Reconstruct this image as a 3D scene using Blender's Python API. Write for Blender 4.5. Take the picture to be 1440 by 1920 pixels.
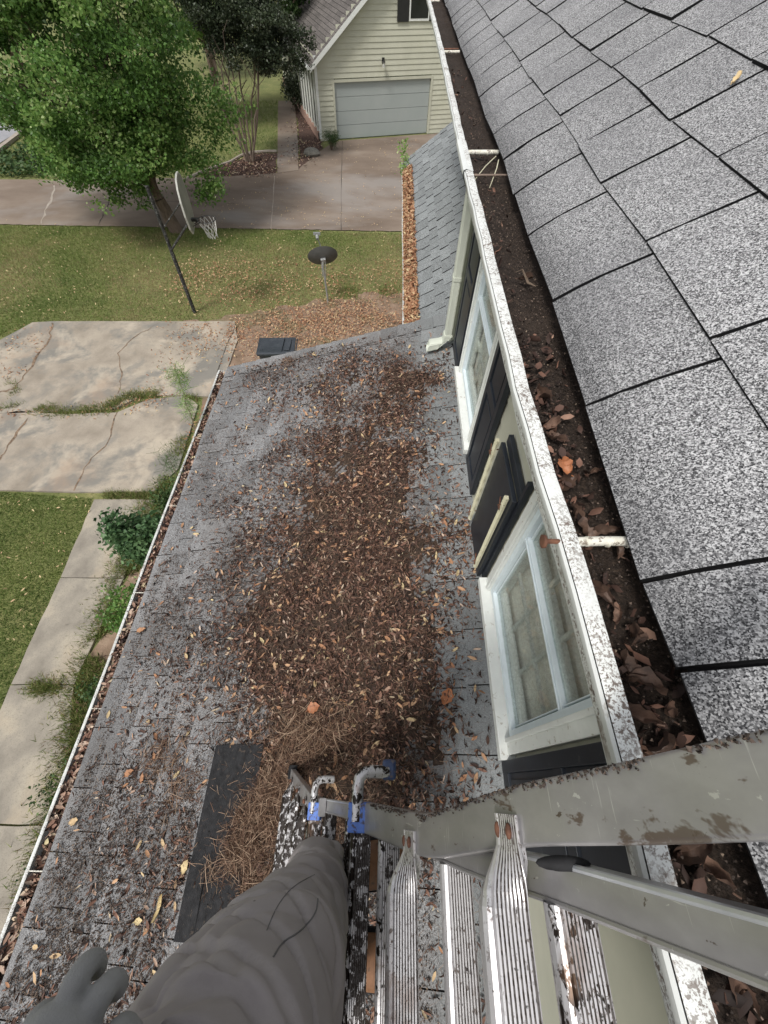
import bpy, bmesh, math, random
import numpy as np
from mathutils import Vector, Matrix, noise as mn
R = math.radians
rnd = random.Random(7); rs = np.random.RandomState(11)
S = bpy.context.scene
for o in list(bpy.data.objects): bpy.data.objects.remove(o)
ZC = 7.2                      # camera height above the ground; everything below is written relative to the camera, then lifted
# ---------------------------------------------------------------- camera
CX, CY = 720.0, 960.0
FPX = 769.16
ROT = np.array([[0.99959614, -0.02823379, -0.00322555], [0.02167882, 0.83102161, -0.55581752], [0.01837333, 0.55552312, 0.83129807]])
cd = bpy.data.cameras.new('camera'); cam = bpy.data.objects.new('camera', cd); S.collection.objects.link(cam)
cd.sensor_fit = 'HORIZONTAL'; cd.sensor_width = 36; cd.lens = 36 * FPX / 1440; cd.clip_start = 0.02; cd.clip_end = 2000
m = Matrix([list(r) for r in ROT]).to_4x4(); m.translation = (0, 0, ZC); cam.matrix_world = m
S.camera = cam
# ---------------------------------------------------------------- world, sun, exposure
w = bpy.data.worlds.new('World'); S.world = w; w.use_nodes = True
nt = w.node_tree; bg = nt.nodes['Background']; sky = nt.nodes.new('ShaderNodeTexSky'); sky.sky_type = 'NISHITA'
SUN_EL, SUN_AZ = R(58), R(215)
sky.sun_disc = False; sky.sun_elevation = SUN_EL; sky.sun_rotation = SUN_AZ; sky.air_density = 1.0; sky.dust_density = 3.0; sky.ozone_density = 1.0
hs = nt.nodes.new('ShaderNodeHueSaturation'); hs.inputs['Saturation'].default_value = 0.18
nt.links.new(sky.outputs[0], hs.inputs['Color']); nt.links.new(hs.outputs[0], bg.inputs['Color']); bg.inputs['Strength'].default_value = 0.12
sl = bpy.data.lights.new('sun', 'SUN'); so = bpy.data.objects.new('sun', sl); S.collection.objects.link(so)
sl.energy = 1.9; sl.angle = R(12); sl.color = (1, 0.965, 0.91)
sd = Vector((math.sin(SUN_AZ) * math.cos(SUN_EL), math.cos(SUN_AZ) * math.cos(SUN_EL), math.sin(SUN_EL)))
so.rotation_euler = sd.to_track_quat('Z', 'Y').to_euler(); so.location = (0, 0, 20)
S.view_settings.view_transform = 'Standard'; S.view_settings.look = 'None'; S.view_settings.gamma = 1; S.view_settings.use_curve_mapping = False
S.view_settings.exposure = 0.44

# ---------------------------------------------------------------- geometry of the photograph: pixel -> point on a surface of the place
def ray(px, py):
    v = np.array([px - CX, -(py - CY), -FPX]); return ROT @ v
def atz(px, py, z): r = ray(px, py); r = r * z / r[2]; return (r[0], r[1], z)
def G(px, py): return atz(px, py, -7.2)
def proj(P):
    v = np.asarray(P) @ ROT; return CX + v[..., 0] * FPX / -v[..., 2], CY - v[..., 1] * FPX / -v[..., 2]
def RZ(x): return -2.635 - .3 * (.72 - x)          # the low roof under the camera
def FZ(x): return -2.62 - (.70 - x) * .7           # the steeper low roof beyond it

# ---------------------------------------------------------------- materials
def nmat(name):
    m = bpy.data.materials.new(name); m.use_nodes = True
    n = m.node_tree; p = n.nodes['Principled BSDF']
    return m, n, p
def setramp(r, stops):
    e = r.color_ramp.elements
    while len(e) < len(stops): e.new(0.5)
    for q, (pos, c) in zip(e, stops): q.position = pos; q.color = (*c, 1) if len(c) == 3 else c
def nz(n, scale, detail=5, rough=.6, vec=None, dist=0):
    t = n.nodes.new('ShaderNodeTexNoise'); t.inputs['Scale'].default_value = scale; t.inputs['Detail'].default_value = detail
    t.inputs['Roughness'].default_value = rough; t.inputs['Distortion'].default_value = dist
    if vec is not None: n.links.new(vec, t.inputs['Vector'])
    return t
def coord(n, scale=(1, 1, 1)):
    g = n.nodes.new('ShaderNodeTexCoord')
    if scale == (1, 1, 1): return g.outputs['Object']
    mp = n.nodes.new('ShaderNodeMapping'); mp.inputs['Scale'].default_value = scale; n.links.new(g.outputs['Object'], mp.inputs['Vector']); return mp.outputs[0]
def ramp(n, fac, stops):
    r = n.nodes.new('ShaderNodeValToRGB'); setramp(r, stops); n.links.new(fac, r.inputs[0]); return r.outputs[0]
def mix(n, a, b, fac, mode='MIX'):
    x = n.nodes.new('ShaderNodeMix'); x.data_type = 'RGBA'; x.blend_type = mode
    for s, v in ((x.inputs['A'], a), (x.inputs['B'], b)):
        if isinstance(v, tuple): s.default_value = (*v, 1) if len(v) == 3 else v
        else: n.links.new(v, s)
    f = x.inputs['Factor']
    if isinstance(fac, (int, float)): f.default_value = fac
    else: n.links.new(fac, f)
    return x.outputs['Result']
def maprange(n, v, a, b, c, d):
    r = n.nodes.new('ShaderNodeMapRange')
    for i, q in zip((1, 2, 3, 4), (a, b, c, d)): r.inputs[i].default_value = q
    n.links.new(v, r.inputs[0]); return r.outputs[0]
def mat(name, stops, scale=5, detail=6, rough=.8, metal=0, bump=0, bscale=None, spots=(), tint=0, cscale=(1, 1, 1), spec=None, bdist=.01, sheen=0):
    m, n, p = nmat(name); c = coord(n, cscale)
    t = nz(n, scale, detail, .62, c); col = ramp(n, t.outputs['Fac'], stops)
    for sp_ in spots:
        ss, thr, wd, sc, amt = sp_[:5]; s = nz(n, ss, 5, .65, c, .3); f = maprange(n, s.outputs['Fac'], thr, thr + wd, 0, amt)
        if len(sp_) > 5:
            s2 = nz(n, sp_[5], 3, .6, c); f2 = maprange(n, s2.outputs['Fac'], .40, .58, .08, 1); mu = n.nodes.new('ShaderNodeMath'); mu.operation = 'MULTIPLY'; n.links.new(f, mu.inputs[0]); n.links.new(f2, mu.inputs[1]); f = mu.outputs[0]
        col = mix(n, col, sc, f)
    if tint:
        a = n.nodes.new('ShaderNodeAttribute'); a.attribute_name = 'tint'
        v = maprange(n, a.outputs['Fac'], 0, 1, 1 - tint, 1 + tint)
        x = n.nodes.new('ShaderNodeVectorMath'); x.operation = 'SCALE'; n.links.new(col, x.inputs[0]); n.links.new(v, x.inputs['Scale']); col = x.outputs[0]
    n.links.new(col, p.inputs['Base Color']); p.inputs['Roughness'].default_value = rough; p.inputs['Metallic'].default_value = metal
    if spec is not None: p.inputs['Specular IOR Level'].default_value = spec
    if sheen: p.inputs['Sheen Weight'].default_value = sheen
    if bump:
        b = n.nodes.new('ShaderNodeBump'); b.inputs['Strength'].default_value = bump; b.inputs['Distance'].default_value = bdist
        t2 = nz(n, bscale or scale * 4, 6, .65, c); n.links.new(t2.outputs['Fac'], b.inputs['Height']); n.links.new(b.outputs[0], p.inputs['Normal'])
    return m
def g3(v): return (v, v, v)
def shingle(name, gs, dark, light, stain, big=2.0, mid=.5, stainamt=.5, edge=None, tv=(.8, 1.18), washed=None):
    """mineral granules: cells of black, grey and white stone, with broad weathering"""
    m, n, p = nmat(name); c = coord(n)
    v = n.nodes.new('ShaderNodeTexVoronoi'); v.inputs['Scale'].default_value = gs; n.links.new(c, v.inputs['Vector'])
    sp = n.nodes.new('ShaderNodeSeparateColor'); n.links.new(v.outputs['Color'], sp.inputs[0])
    v2 = nz(n, gs * .35, 2, .5, c)
    add = n.nodes.new('ShaderNodeMath'); add.operation = 'MULTIPLY_ADD'; n.links.new(v2.outputs['Fac'], add.inputs[0]); add.inputs[1].default_value = .9
    sub = n.nodes.new('ShaderNodeMath'); sub.operation = 'SUBTRACT'; n.links.new(sp.outputs[0], sub.inputs[0]); sub.inputs[1].default_value = .45
    n.links.new(sub.outputs[0], add.inputs[2])
    d = tuple(x for x in dark); l = light; md = tuple((a * (1 - mid) + b * mid) for a, b in zip(d, l))
    col = ramp(n, add.outputs[0], [(.08, d), (.45, md), (.72, tuple(a * .5 + b * .5 for a, b in zip(md, l))), (.95, l)])
    t = nz(n, big, 5, .6, c); f = maprange(n, t.outputs['Fac'], .42, .68, 0, stainamt); col = mix(n, col, stain, f)
    if washed is not None:      # the strip nearest the wall is rinsed clean by run-off: a cooler, cleaner stone
        sx = n.nodes.new('ShaderNodeSeparateXYZ'); n.links.new(c, sx.inputs[0]); tw_ = nz(n, 5, 3, .5, c); ad = n.nodes.new('ShaderNodeMath'); ad.operation = 'MULTIPLY_ADD'; n.links.new(tw_.outputs['Fac'], ad.inputs[0]); ad.inputs[1].default_value = .25; n.links.new(sx.outputs[0], ad.inputs[2])
        col = mix(n, col, washed[2], maprange(n, ad.outputs[0], washed[0], washed[1], 0, .55))
    a = n.nodes.new('ShaderNodeAttribute'); a.attribute_name = 'tint'
    vv = maprange(n, a.outputs['Fac'], 0, 1, *tv)
    x = n.nodes.new('ShaderNodeVectorMath'); x.operation = 'SCALE'; n.links.new(col, x.inputs[0]); n.links.new(vv, x.inputs['Scale']); col = x.outputs[0]
    if edge:
        a2 = n.nodes.new('ShaderNodeAttribute'); a2.attribute_name = 'rim'; col = mix(n, col, edge, a2.outputs['Fac'])
    n.links.new(col, p.inputs['Base Color']); p.inputs['Roughness'].default_value = .92; p.inputs['Specular IOR Level'].default_value = .25
    b = n.nodes.new('ShaderNodeBump'); b.inputs['Strength'].default_value = .55; b.inputs['Distance'].default_value = .002
    n.links.new(sp.outputs[1], b.inputs['Height']); n.links.new(b.outputs[0], p.inputs['Normal'])
    return m
def leafmat(name, stops, rough=.7, trans=0.0, tex=12, var=.25):
    """colour picked per leaf from the 'tint' attribute"""
    m, n, p = nmat(name); a = n.nodes.new('ShaderNodeAttribute'); a.attribute_name = 'tint'
    col = ramp(n, a.outputs['Fac'], stops); c = coord(n); t = nz(n, tex, 3, .5, c)
    col = mix(n, col, (0, 0, 0), maprange(n, t.outputs['Fac'], .3, .75, 0, var))
    n.links.new(col, p.inputs['Base Color']); p.inputs['Roughness'].default_value = rough; p.inputs['Specular IOR Level'].default_value = .3
    if trans:
        tr = n.nodes.new('ShaderNodeBsdfTranslucent'); n.links.new(col, tr.inputs['Color']); ms = n.nodes.new('ShaderNodeMixShader'); ms.inputs[0].default_value = trans
        n.links.new(p.outputs[0], ms.inputs[1]); n.links.new(tr.outputs[0], ms.inputs[2]); n.links.new(ms.outputs[0], n.nodes['Material Output'].inputs['Surface'])
    return m
M = {}
M['up_shingle'] = shingle('granule_shingle_pale', 480, (.030, .030, .033), (.54, .54, .55), (.135, .135, .145), big=3, mid=.30, stainamt=.4, edge=(.008, .008, .009), tv=(.93, 1.07))
M['low_shingle'] = shingle('granule_shingle_grey', 300, (.085, .085, .086), (.33, .33, .335), (.145, .138, .134), big=1.6, mid=.42, stainamt=.65, edge=(.015, .014, .013), tv=(.80, 1.18), washed=(-.36, -.16, (.215, .235, .24)))
M['far_shingle'] = shingle('granule_shingle_bluegrey', 200, (.09, .096, .10), (.34, .36, .365), (.2, .215, .22), big=1.5, mid=.5, stainamt=.5, edge=(.018, .018, .018), tv=(.86, 1.12))
M['nb_shingle'] = shingle('granule_shingle_brown', 60, (.05, .045, .042), (.2, .18, .17), (.1, .09, .085), big=1.5, edge=(.02, .02, .02))
def whitepaint(name, base=(.74, .77, .75), spots=()):
    return mat(name, [(.3, tuple(x * .9 for x in base)), (.7, base)], 14, rough=.5, spots=spots, bump=.1, bscale=90, bdist=.002)
M['gutter_white'] = whitepaint('chalky_white_gutter_paint', (.76, .78, .76), ((260, .52, .05, (.16, .12, .095), .85, 9), (110, .54, .03, (.12, .085, .065), .9, 5), (45, .62, .05, (.14, .10, .08), .85), (7, .60, .08, (.16, .12, .09), .7), (3, .5, .25, (.55, .55, .52), .5)))
M['gutter_face'] = whitepaint('white_gutter_side', (.66, .68, .665), ((14, .62, .06, (.32, .29, .24), .6),))
M['trim'] = whitepaint('white_window_trim', (.74, .76, .73), ((30, .62, .05, (.34, .30, .24), .7),))
M['sash'] = whitepaint('white_vinyl_sash', (.72, .80, .84))
M['downspout'] = whitepaint('cream_downspout', (.60, .63, .55), ((20, .66, .06, (.3, .28, .22), .5),))
M['siding'] = mat('cream_siding', [(.3, (.42, .42, .34)), (.7, (.50, .49, .40))], 3, rough=.6, bump=.1, bscale=60, bdist=.002)
M['nb_siding'] = mat('pale_cream_lap_siding', [(.3, (.44, .44, .35)), (.7, (.52, .52, .42))], 1.5, rough=.65, spots=((.8, .52, .3, (.44, .44, .32), .5),))
M['shutter'] = mat('blue_black_shutter', [(.3, (.013, .016, .022)), (.7, (.022, .027, .036))], 6, rough=.42, spots=((25, .63, .06, (.07, .075, .08), .5),), bump=.15, bscale=40, bdist=.002)
M['strip'] = mat('cream_plastic_strip', [(.3, (.60, .57, .40)), (.7, (.70, .67, .50))], 20, rough=.5, spots=((40, .64, .04, (.2, .17, .1), .7),))
M['ferrule'] = mat('weathered_white_ferrule', [(.35, (.62, .60, .50)), (.65, (.75, .73, .66))], 60, rough=.6, spots=((90, .54, .05, (.15, .11, .08), .85), (14, .58, .1, (.25, .22, .17), .6)))
M['rust'] = mat('rust', [(.3, (.07, .03, .018)), (.7, (.22, .10, .06))], 60, rough=.8, metal=.2)
M['soil'] = mat('wet_black_gutter_muck', [(.3, (.010, .007, .005)), (.55, (.035, .024, .018)), (.8, (.10, .07, .05))], 130, rough=.8, bump=.9, bscale=240, bdist=.006, spots=((2.2, .56, .14, (.075, .055, .042), .6), (3.7, .66, .08, (.28, .21, .15), .7)), spec=.3)
M['pile'] = mat('dark_leaf_mould', [(.3, (.018, .012, .009)), (.7, (.07, .045, .03))], 80, rough=.95, bump=.8, bscale=120, bdist=.01)
M['crumb'] = leafmat('crumbs_of_bark_and_mould', [(0, (.035, .027, .023)), (.6, (.095, .072, .060)), (.85, (.17, .125, .10)), (1, (.30, .23, .17))], .9, tex=60)
M['leaf'] = leafmat('dead_oak_leaf', [(0, (.018, .011, .009)), (.3, (.090, .050, .038)), (.55, (.23, .122, .086)), (.75, (.42, .28, .205)), (.92, (.62, .48, .38)), (1, (.55, .47, .27))], .72, tex=60, var=.3)
M['leaf_tan'] = leafmat('tan_fallen_leaf', [(0, (.22, .09, .05)), (.5, (.42, .22, .12)), (.8, (.55, .36, .22)), (1, (.62, .50, .28))], .75, tex=40)
M['bigleaf'] = mat('curled_brown_leaf', [(.3, (.045, .028, .021)), (.7, (.20, .12, .085))], 40, rough=.55, bump=.5, bscale=50, bdist=.003, tint=.5)
M['orangeleaf'] = mat('orange_brown_leaf', [(.3, (.28, .10, .045)), (.7, (.44, .19, .085))], 14, rough=.6, bump=.5, bscale=50, bdist=.003)
M['needle'] = leafmat('pine_needle', [(0, (.04, .020, .014)), (.5, (.17, .095, .06)), (1, (.46, .33, .23))], .7, tex=50)
M['alu'] = mat('scuffed_mill_aluminium', [(.3, (.32, .312, .318)), (.7, (.44, .43, .435))], 14, rough=.36, metal=.6, cscale=(1, 1, .5), spots=((70, .66, .02, (.66, .66, .64), .7), (38, .67, .02, (.10, .07, .05), .9), (16, .61, .03, (.13, .09, .065), .85), (4, .54, .2, (.22, .22, .21), .5)), bump=.15, bscale=160, bdist=.001)
_n = M['alu'].node_tree; _p = _n.nodes['Principled BSDF']; _c = _p.inputs['Base Color'].links[0].from_socket
for _sc, _th in (((260, 12, 260), .66), ((14, 150, 14), .70)):
    _s = nz(_n, 1, 3, .6, coord(_n, _sc)); _c = mix(_n, _c, (.70, .70, .69), maprange(_n, _s.outputs['Fac'], _th, _th + .05, 0, .55))
_n.links.new(_c, _p.inputs['Base Color']); _s = nz(_n, 6, 4, .6, coord(_n)); _n.links.new(maprange(_n, _s.outputs['Fac'], .35, .65, .28, .52), _p.inputs['Roughness'])
M['alu_highlight'] = mat('aluminium_bead_highlight', [(.3, (.45, .47, .50)), (.7, (.62, .64, .66))], 14, rough=.3, metal=.6)  # brighter copy of the rail metal, paints the highlight along the ridge
M['rail_edge'] = mat('muddy_aluminium_edge', [(.3, (.22, .20, .175)), (.7, (.34, .31, .27))], 14, rough=.65, metal=.3, spots=((30, .52, .06, (.08, .05, .038), .9),), bump=.3, bscale=120, bdist=.003)
def rungmat(name, thr, amt):
    return mat(name, [(.3, (.50, .49, .50)), (.7, (.68, .67, .68))], 10, rough=.36, metal=.5, cscale=(1, .7, 1),
               spots=((170, .58, .03, (.10, .07, .055), .9, 12), (60, thr, .03, (.018, .012, .009), amt), (9, .62, .06, (.24, .15, .10), .5)), bump=.1, bscale=200, bdist=.001)
M['rung'] = rungmat('bright_aluminium_rung', .66, .9)
M['rung_dirty'] = rungmat('aluminium_rung_caked_in_dirt', .44, 1)
M['rung_mid'] = rungmat('aluminium_rung_with_mud', .53, 1)
M['groove'] = mat('shaded_grimy_groove', [(.3, (.10, .09, .085)), (.7, (.30, .28, .275))], 40, rough=.7, metal=.2, spots=((90, .5, .05, (.05, .035, .028), .9),))  # base darkened to paint shade into the rung grooves, spots are grime
M['blue'] = mat('blue_plastic', [(.3, (.06, .13, .42)), (.7, (.11, .22, .62))], 30, rough=.5, spots=((50, .55, .05, (.06, .04, .03), .9),))
M['navy'] = mat('navy_plastic_grip', [(.3, (.02, .035, .09)), (.7, (.04, .07, .16))], 40, rough=.5, spots=((60, .56, .05, (.12, .09, .07), .7),))
M['rubber'] = mat('black_rubber', [(.3, (.012, .012, .013)), (.7, (.030, .030, .032))], 25, rough=.8, spec=.2, spots=((30, .60, .05, (.09, .07, .055), .6),))
M['cloth'] = mat('grey_work_trouser_cloth', [(.35, (.31, .28, .275)), (.65, (.38, .345, .34))], 4, rough=.9, bump=.6, bscale=700, bdist=.0012, spots=((2.4, .56, .15, (.36, .32, .29), .6), (30, .72, .03, (.05, .04, .035), .8)), sheen=0)
M['thread'] = mat('dark_seam_thread', [(.3, (.13, .125, .125)), (.7, (.17, .165, .165))], 60, rough=.9)
M['glove'] = mat('dark_grey_fleece_glove', [(.35, (.27, .27, .268)), (.65, (.34, .34, .335))], 8, rough=.95, bump=.5, bscale=420, bdist=.002)
M['jacket'] = mat('dark_jacket_cloth', [(.3, (.03, .033, .04)), (.7, (.05, .052, .06))], 8, rough=.9)
M['skin'] = mat('skin', [(.3, (.42, .25, .18)), (.7, (.50, .31, .23))], 12, rough=.55)
M['hair'] = mat('brown_hair', [(.3, (.03, .018, .01)), (.7, (.07, .045, .03))], 60, rough=.7)
M['bootleather'] = mat('tan_boot_leather', [(.3, (.10, .045, .02)), (.7, (.22, .105, .05))], 20, rough=.6, spots=((30, .58, .08, (.06, .035, .02), .7),), bump=.3, bscale=60, bdist=.003)
M['boottoe'] = mat('black_boot_toe_cap', [(.3, (.025, .027, .026)), (.7, (.06, .06, .058))], 20, rough=.55)
M['concrete'] = mat('weathered_concrete', [(.28, (.19, .16, .125)), (.5, (.33, .285, .23)), (.72, (.45, .39, .31))], .9, 8, rough=.9, bump=.3, bscale=50, bdist=.004,
    spots=((45, .56, .06, (.22, .19, .155), .5), (.55, .48, .10, (.17, .165, .15), .8), (1.6, .55, .10, (.20, .19, .17), .6), (.7, .54, .10, (.50, .43, .34), .6), (.4, .56, .10, (.36, .25, .17), .4)))
M['path'] = mat('aggregate_path_concrete', [(.28, (.17, .15, .125)), (.5, (.29, .26, .215)), (.72, (.42, .37, .29))], 1.6, 8, rough=.9, bump=.4, bscale=70, bdist=.004,
    spots=((60, .54, .06, (.19, .17, .14), .55), (.9, .55, .15, (.44, .36, .26), .6)))
M['driveway'] = mat('stained_brown_driveway', [(.28, (.11, .080, .060)), (.5, (.19, .145, .112)), (.75, (.32, .265, .215))], .35, 8, rough=.9, bump=.2, bscale=40, bdist=.004,
    spots=((30, .60, .05, (.23, .19, .14), .4), (.22, .53, .12, (.28, .255, .235), .7)), cscale=(.5, 1, 1))  # dark brown stained concrete, paler patches set by noise
M['road'] = mat('asphalt', [(.3, (.25, .25, .27)), (.7, (.34, .34, .36))], 3, rough=.9)
M['curb'] = mat('curb_concrete', [(.3, (.28, .24, .2)), (.7, (.42, .37, .32))], 3, rough=.9)
M['mulch'] = mat('brown_mulch', [(.3, (.035, .02, .015)), (.6, (.11, .065, .05)), (.8, (.2, .13, .1))], 14, rough=1, bump=.8, bscale=20, bdist=.05)
M['dirt'] = mat('bare_reddish_ground', [(.3, (.15, .10, .065)), (.6, (.27, .19, .135)), (.8, (.38, .29, .21))], 2.2, rough=1, bump=.5, bscale=30, bdist=.02, spots=((.8, .5, .1, (.10, .11, .04), .5),))
M['crackdirt'] = mat('dirt_in_crack', [(.3, (.05, .038, .028)), (.6, (.26, .18, .12))], 9, rough=1)
M['joint'] = mat('dark_joint', [(.3, (.04, .035, .03)), (.7, (.10, .085, .07))], 9, rough=1)
M['lawn'] = mat('lawn_ground', [(.3, (.12, .14, .045)), (.55, (.17, .18, .06)), (.75, (.25, .23, .10))], 1.5, 8, rough=1, bump=.7, bscale=35, bdist=.03,
    spots=((14, .52, .12, (.04, .06, .015), .6), (60, .6, .08, (.22, .2, .09), .5)))
M['blade'] = leafmat('grass_blades', [(0, (.08, .14, .03)), (.5, (.18, .245, .06)), (.85, (.35, .34, .14)), (.9, (.24, .18, .09)), (1, (.36, .27, .15))], .7, .25, tex=3)
M['leafA'] = leafmat('bright_green_foliage', [(0, (.06, .12, .03)), (.5, (.15, .29, .07)), (.85, (.32, .46, .14)), (1, (.55, .64, .32))], .36, .42, tex=2)
M['leafB'] = leafmat('dark_olive_foliage', [(0, (.022, .032, .018)), (.5, (.05, .07, .036)), (.85, (.10, .12, .07)), (1, (.30, .32, .27))], .4, .2, tex=2)
M['leafC'] = leafmat('mid_green_foliage', [(0, (.03, .06, .02)), (.5, (.06, .115, .035)), (1, (.13, .19, .07))], .5, .25, tex=3)
M['leafD'] = leafmat('blue_green_shrub', [(0, (.035, .08, .035)), (.5, (.085, .17, .07)), (1, (.20, .32, .15))], .5, .25, tex=5)
M['bark'] = mat('brown_bark', [(.3, (.085, .06, .042)), (.7, (.20, .15, .11))], 12, rough=.95, bump=.6, bscale=30, bdist=.02, cscale=(1, 1, .3))
M['bark_pale'] = mat('smooth_pale_bark', [(.3, (.12, .085, .065)), (.7, (.26, .20, .16))], 8, rough=.9, cscale=(1, 1, .3))
M['blackpole'] = mat('chipped_black_paint', [(.3, (.012, .012, .013)), (.7, (.03, .03, .03))], 9, rough=.5, spots=((22, .56, .05, (.24, .24, .23), .8),))
M['board'] = mat('greyed_backboard', [(.3, (.15, .155, .13)), (.7, (.23, .235, .20))], 3, rough=.6)
M['boardrim'] = mat('white_board_edge', [(.3, (.30, .30, .27)), (.7, (.42, .42, .38))], 9, rough=.6)
M['net'] = mat('white_cord', [(.3, (.55, .55, .52)), (.7, (.7, .7, .68))], 9, rough=.9)
M['dish'] = mat('dark_grey_dish', [(.3, (.065, .068, .066)), (.7, (.10, .102, .10))], 6, rough=.6)
M['steel'] = mat('galvanised_steel', [(.3, (.25, .26, .26)), (.7, (.42, .43, .43))], 20, rough=.5, metal=.5)
M['bin'] = mat('dark_plastic_bin', [(.3, (.028, .034, .042)), (.7, (.045, .052, .062))], 8, rough=.38, spots=((20, .62, .06, (.14, .13, .12), .4),))
M['garage_door'] = mat('blue_grey_garage_door', [(.3, (.31, .345, .335)), (.7, (.35, .38, .365))], 1, rough=.5)
M['brick'] = mat('pink_brick', [(.3, (.34, .2, .15)), (.7, (.45, .3, .24))], 8, rough=.9)
M['blackmetal'] = mat('black_metal', [(.3, (.01, .01, .01)), (.7, (.02, .02, .02))], 9, rough=.5)
M['rock'] = mat('grey_rock', [(.3, (.12, .115, .10)), (.7, (.24, .23, .2))], 9, rough=.95, bump=.5, bscale=20)
M['blind'] = mat('dusty_blind', [(.3, (.74, .71, .64)), (.7, (.84, .81, .73))], 4, rough=.9)
M['room'] = mat('dim_room', [(.3, (.40, .37, .31)), (.7, (.5, .47, .4))], 4, rough=.9)
M['bulb'] = mat('frosted_glass', [(.3, (.4, .4, .36)), (.7, (.5, .5, .46))], 4, rough=.3)
def glassmat():
    m, n, p = nmat('dusty_window_glass'); t = n.nodes.new('ShaderNodeBsdfTransparent'); t.inputs[0].default_value = (.94, .96, .95, 1)
    g = n.nodes.new('ShaderNodeBsdfGlossy'); g.inputs['Roughness'].default_value = .04; g.inputs['Color'].default_value = (.9, .92, .92, 1)
    fr = n.nodes.new('ShaderNodeFresnel'); fr.inputs['IOR'].default_value = 1.6
    a = n.nodes.new('ShaderNodeMixShader'); n.links.new(maprange(n, fr.outputs[0], 0, 1, .02, .30), a.inputs[0]); n.links.new(t.outputs[0], a.inputs[1]); n.links.new(g.outputs[0], a.inputs[2])
    d = n.nodes.new('ShaderNodeBsdfDiffuse'); d.inputs[0].default_value = (.36, .36, .31, 1)
    b = n.nodes.new('ShaderNodeMixShader'); s = nz(n, 60, 6, .7, coord(n)); n.links.new(maprange(n, s.outputs['Fac'], .35, .75, .02, .20), b.inputs[0])
    n.links.new(a.outputs[0], b.inputs[1]); n.links.new(d.outputs[0], b.inputs[2]); n.links.new(b.outputs[0], n.nodes['Material Output'].inputs['Surface']); return m
M['glass'] = glassmat()
M['darkglass'] = mat('dark_window_glass', [(.3, (.01, .012, .014)), (.7, (.02, .022, .025))], 2, rough=.08)

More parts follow.
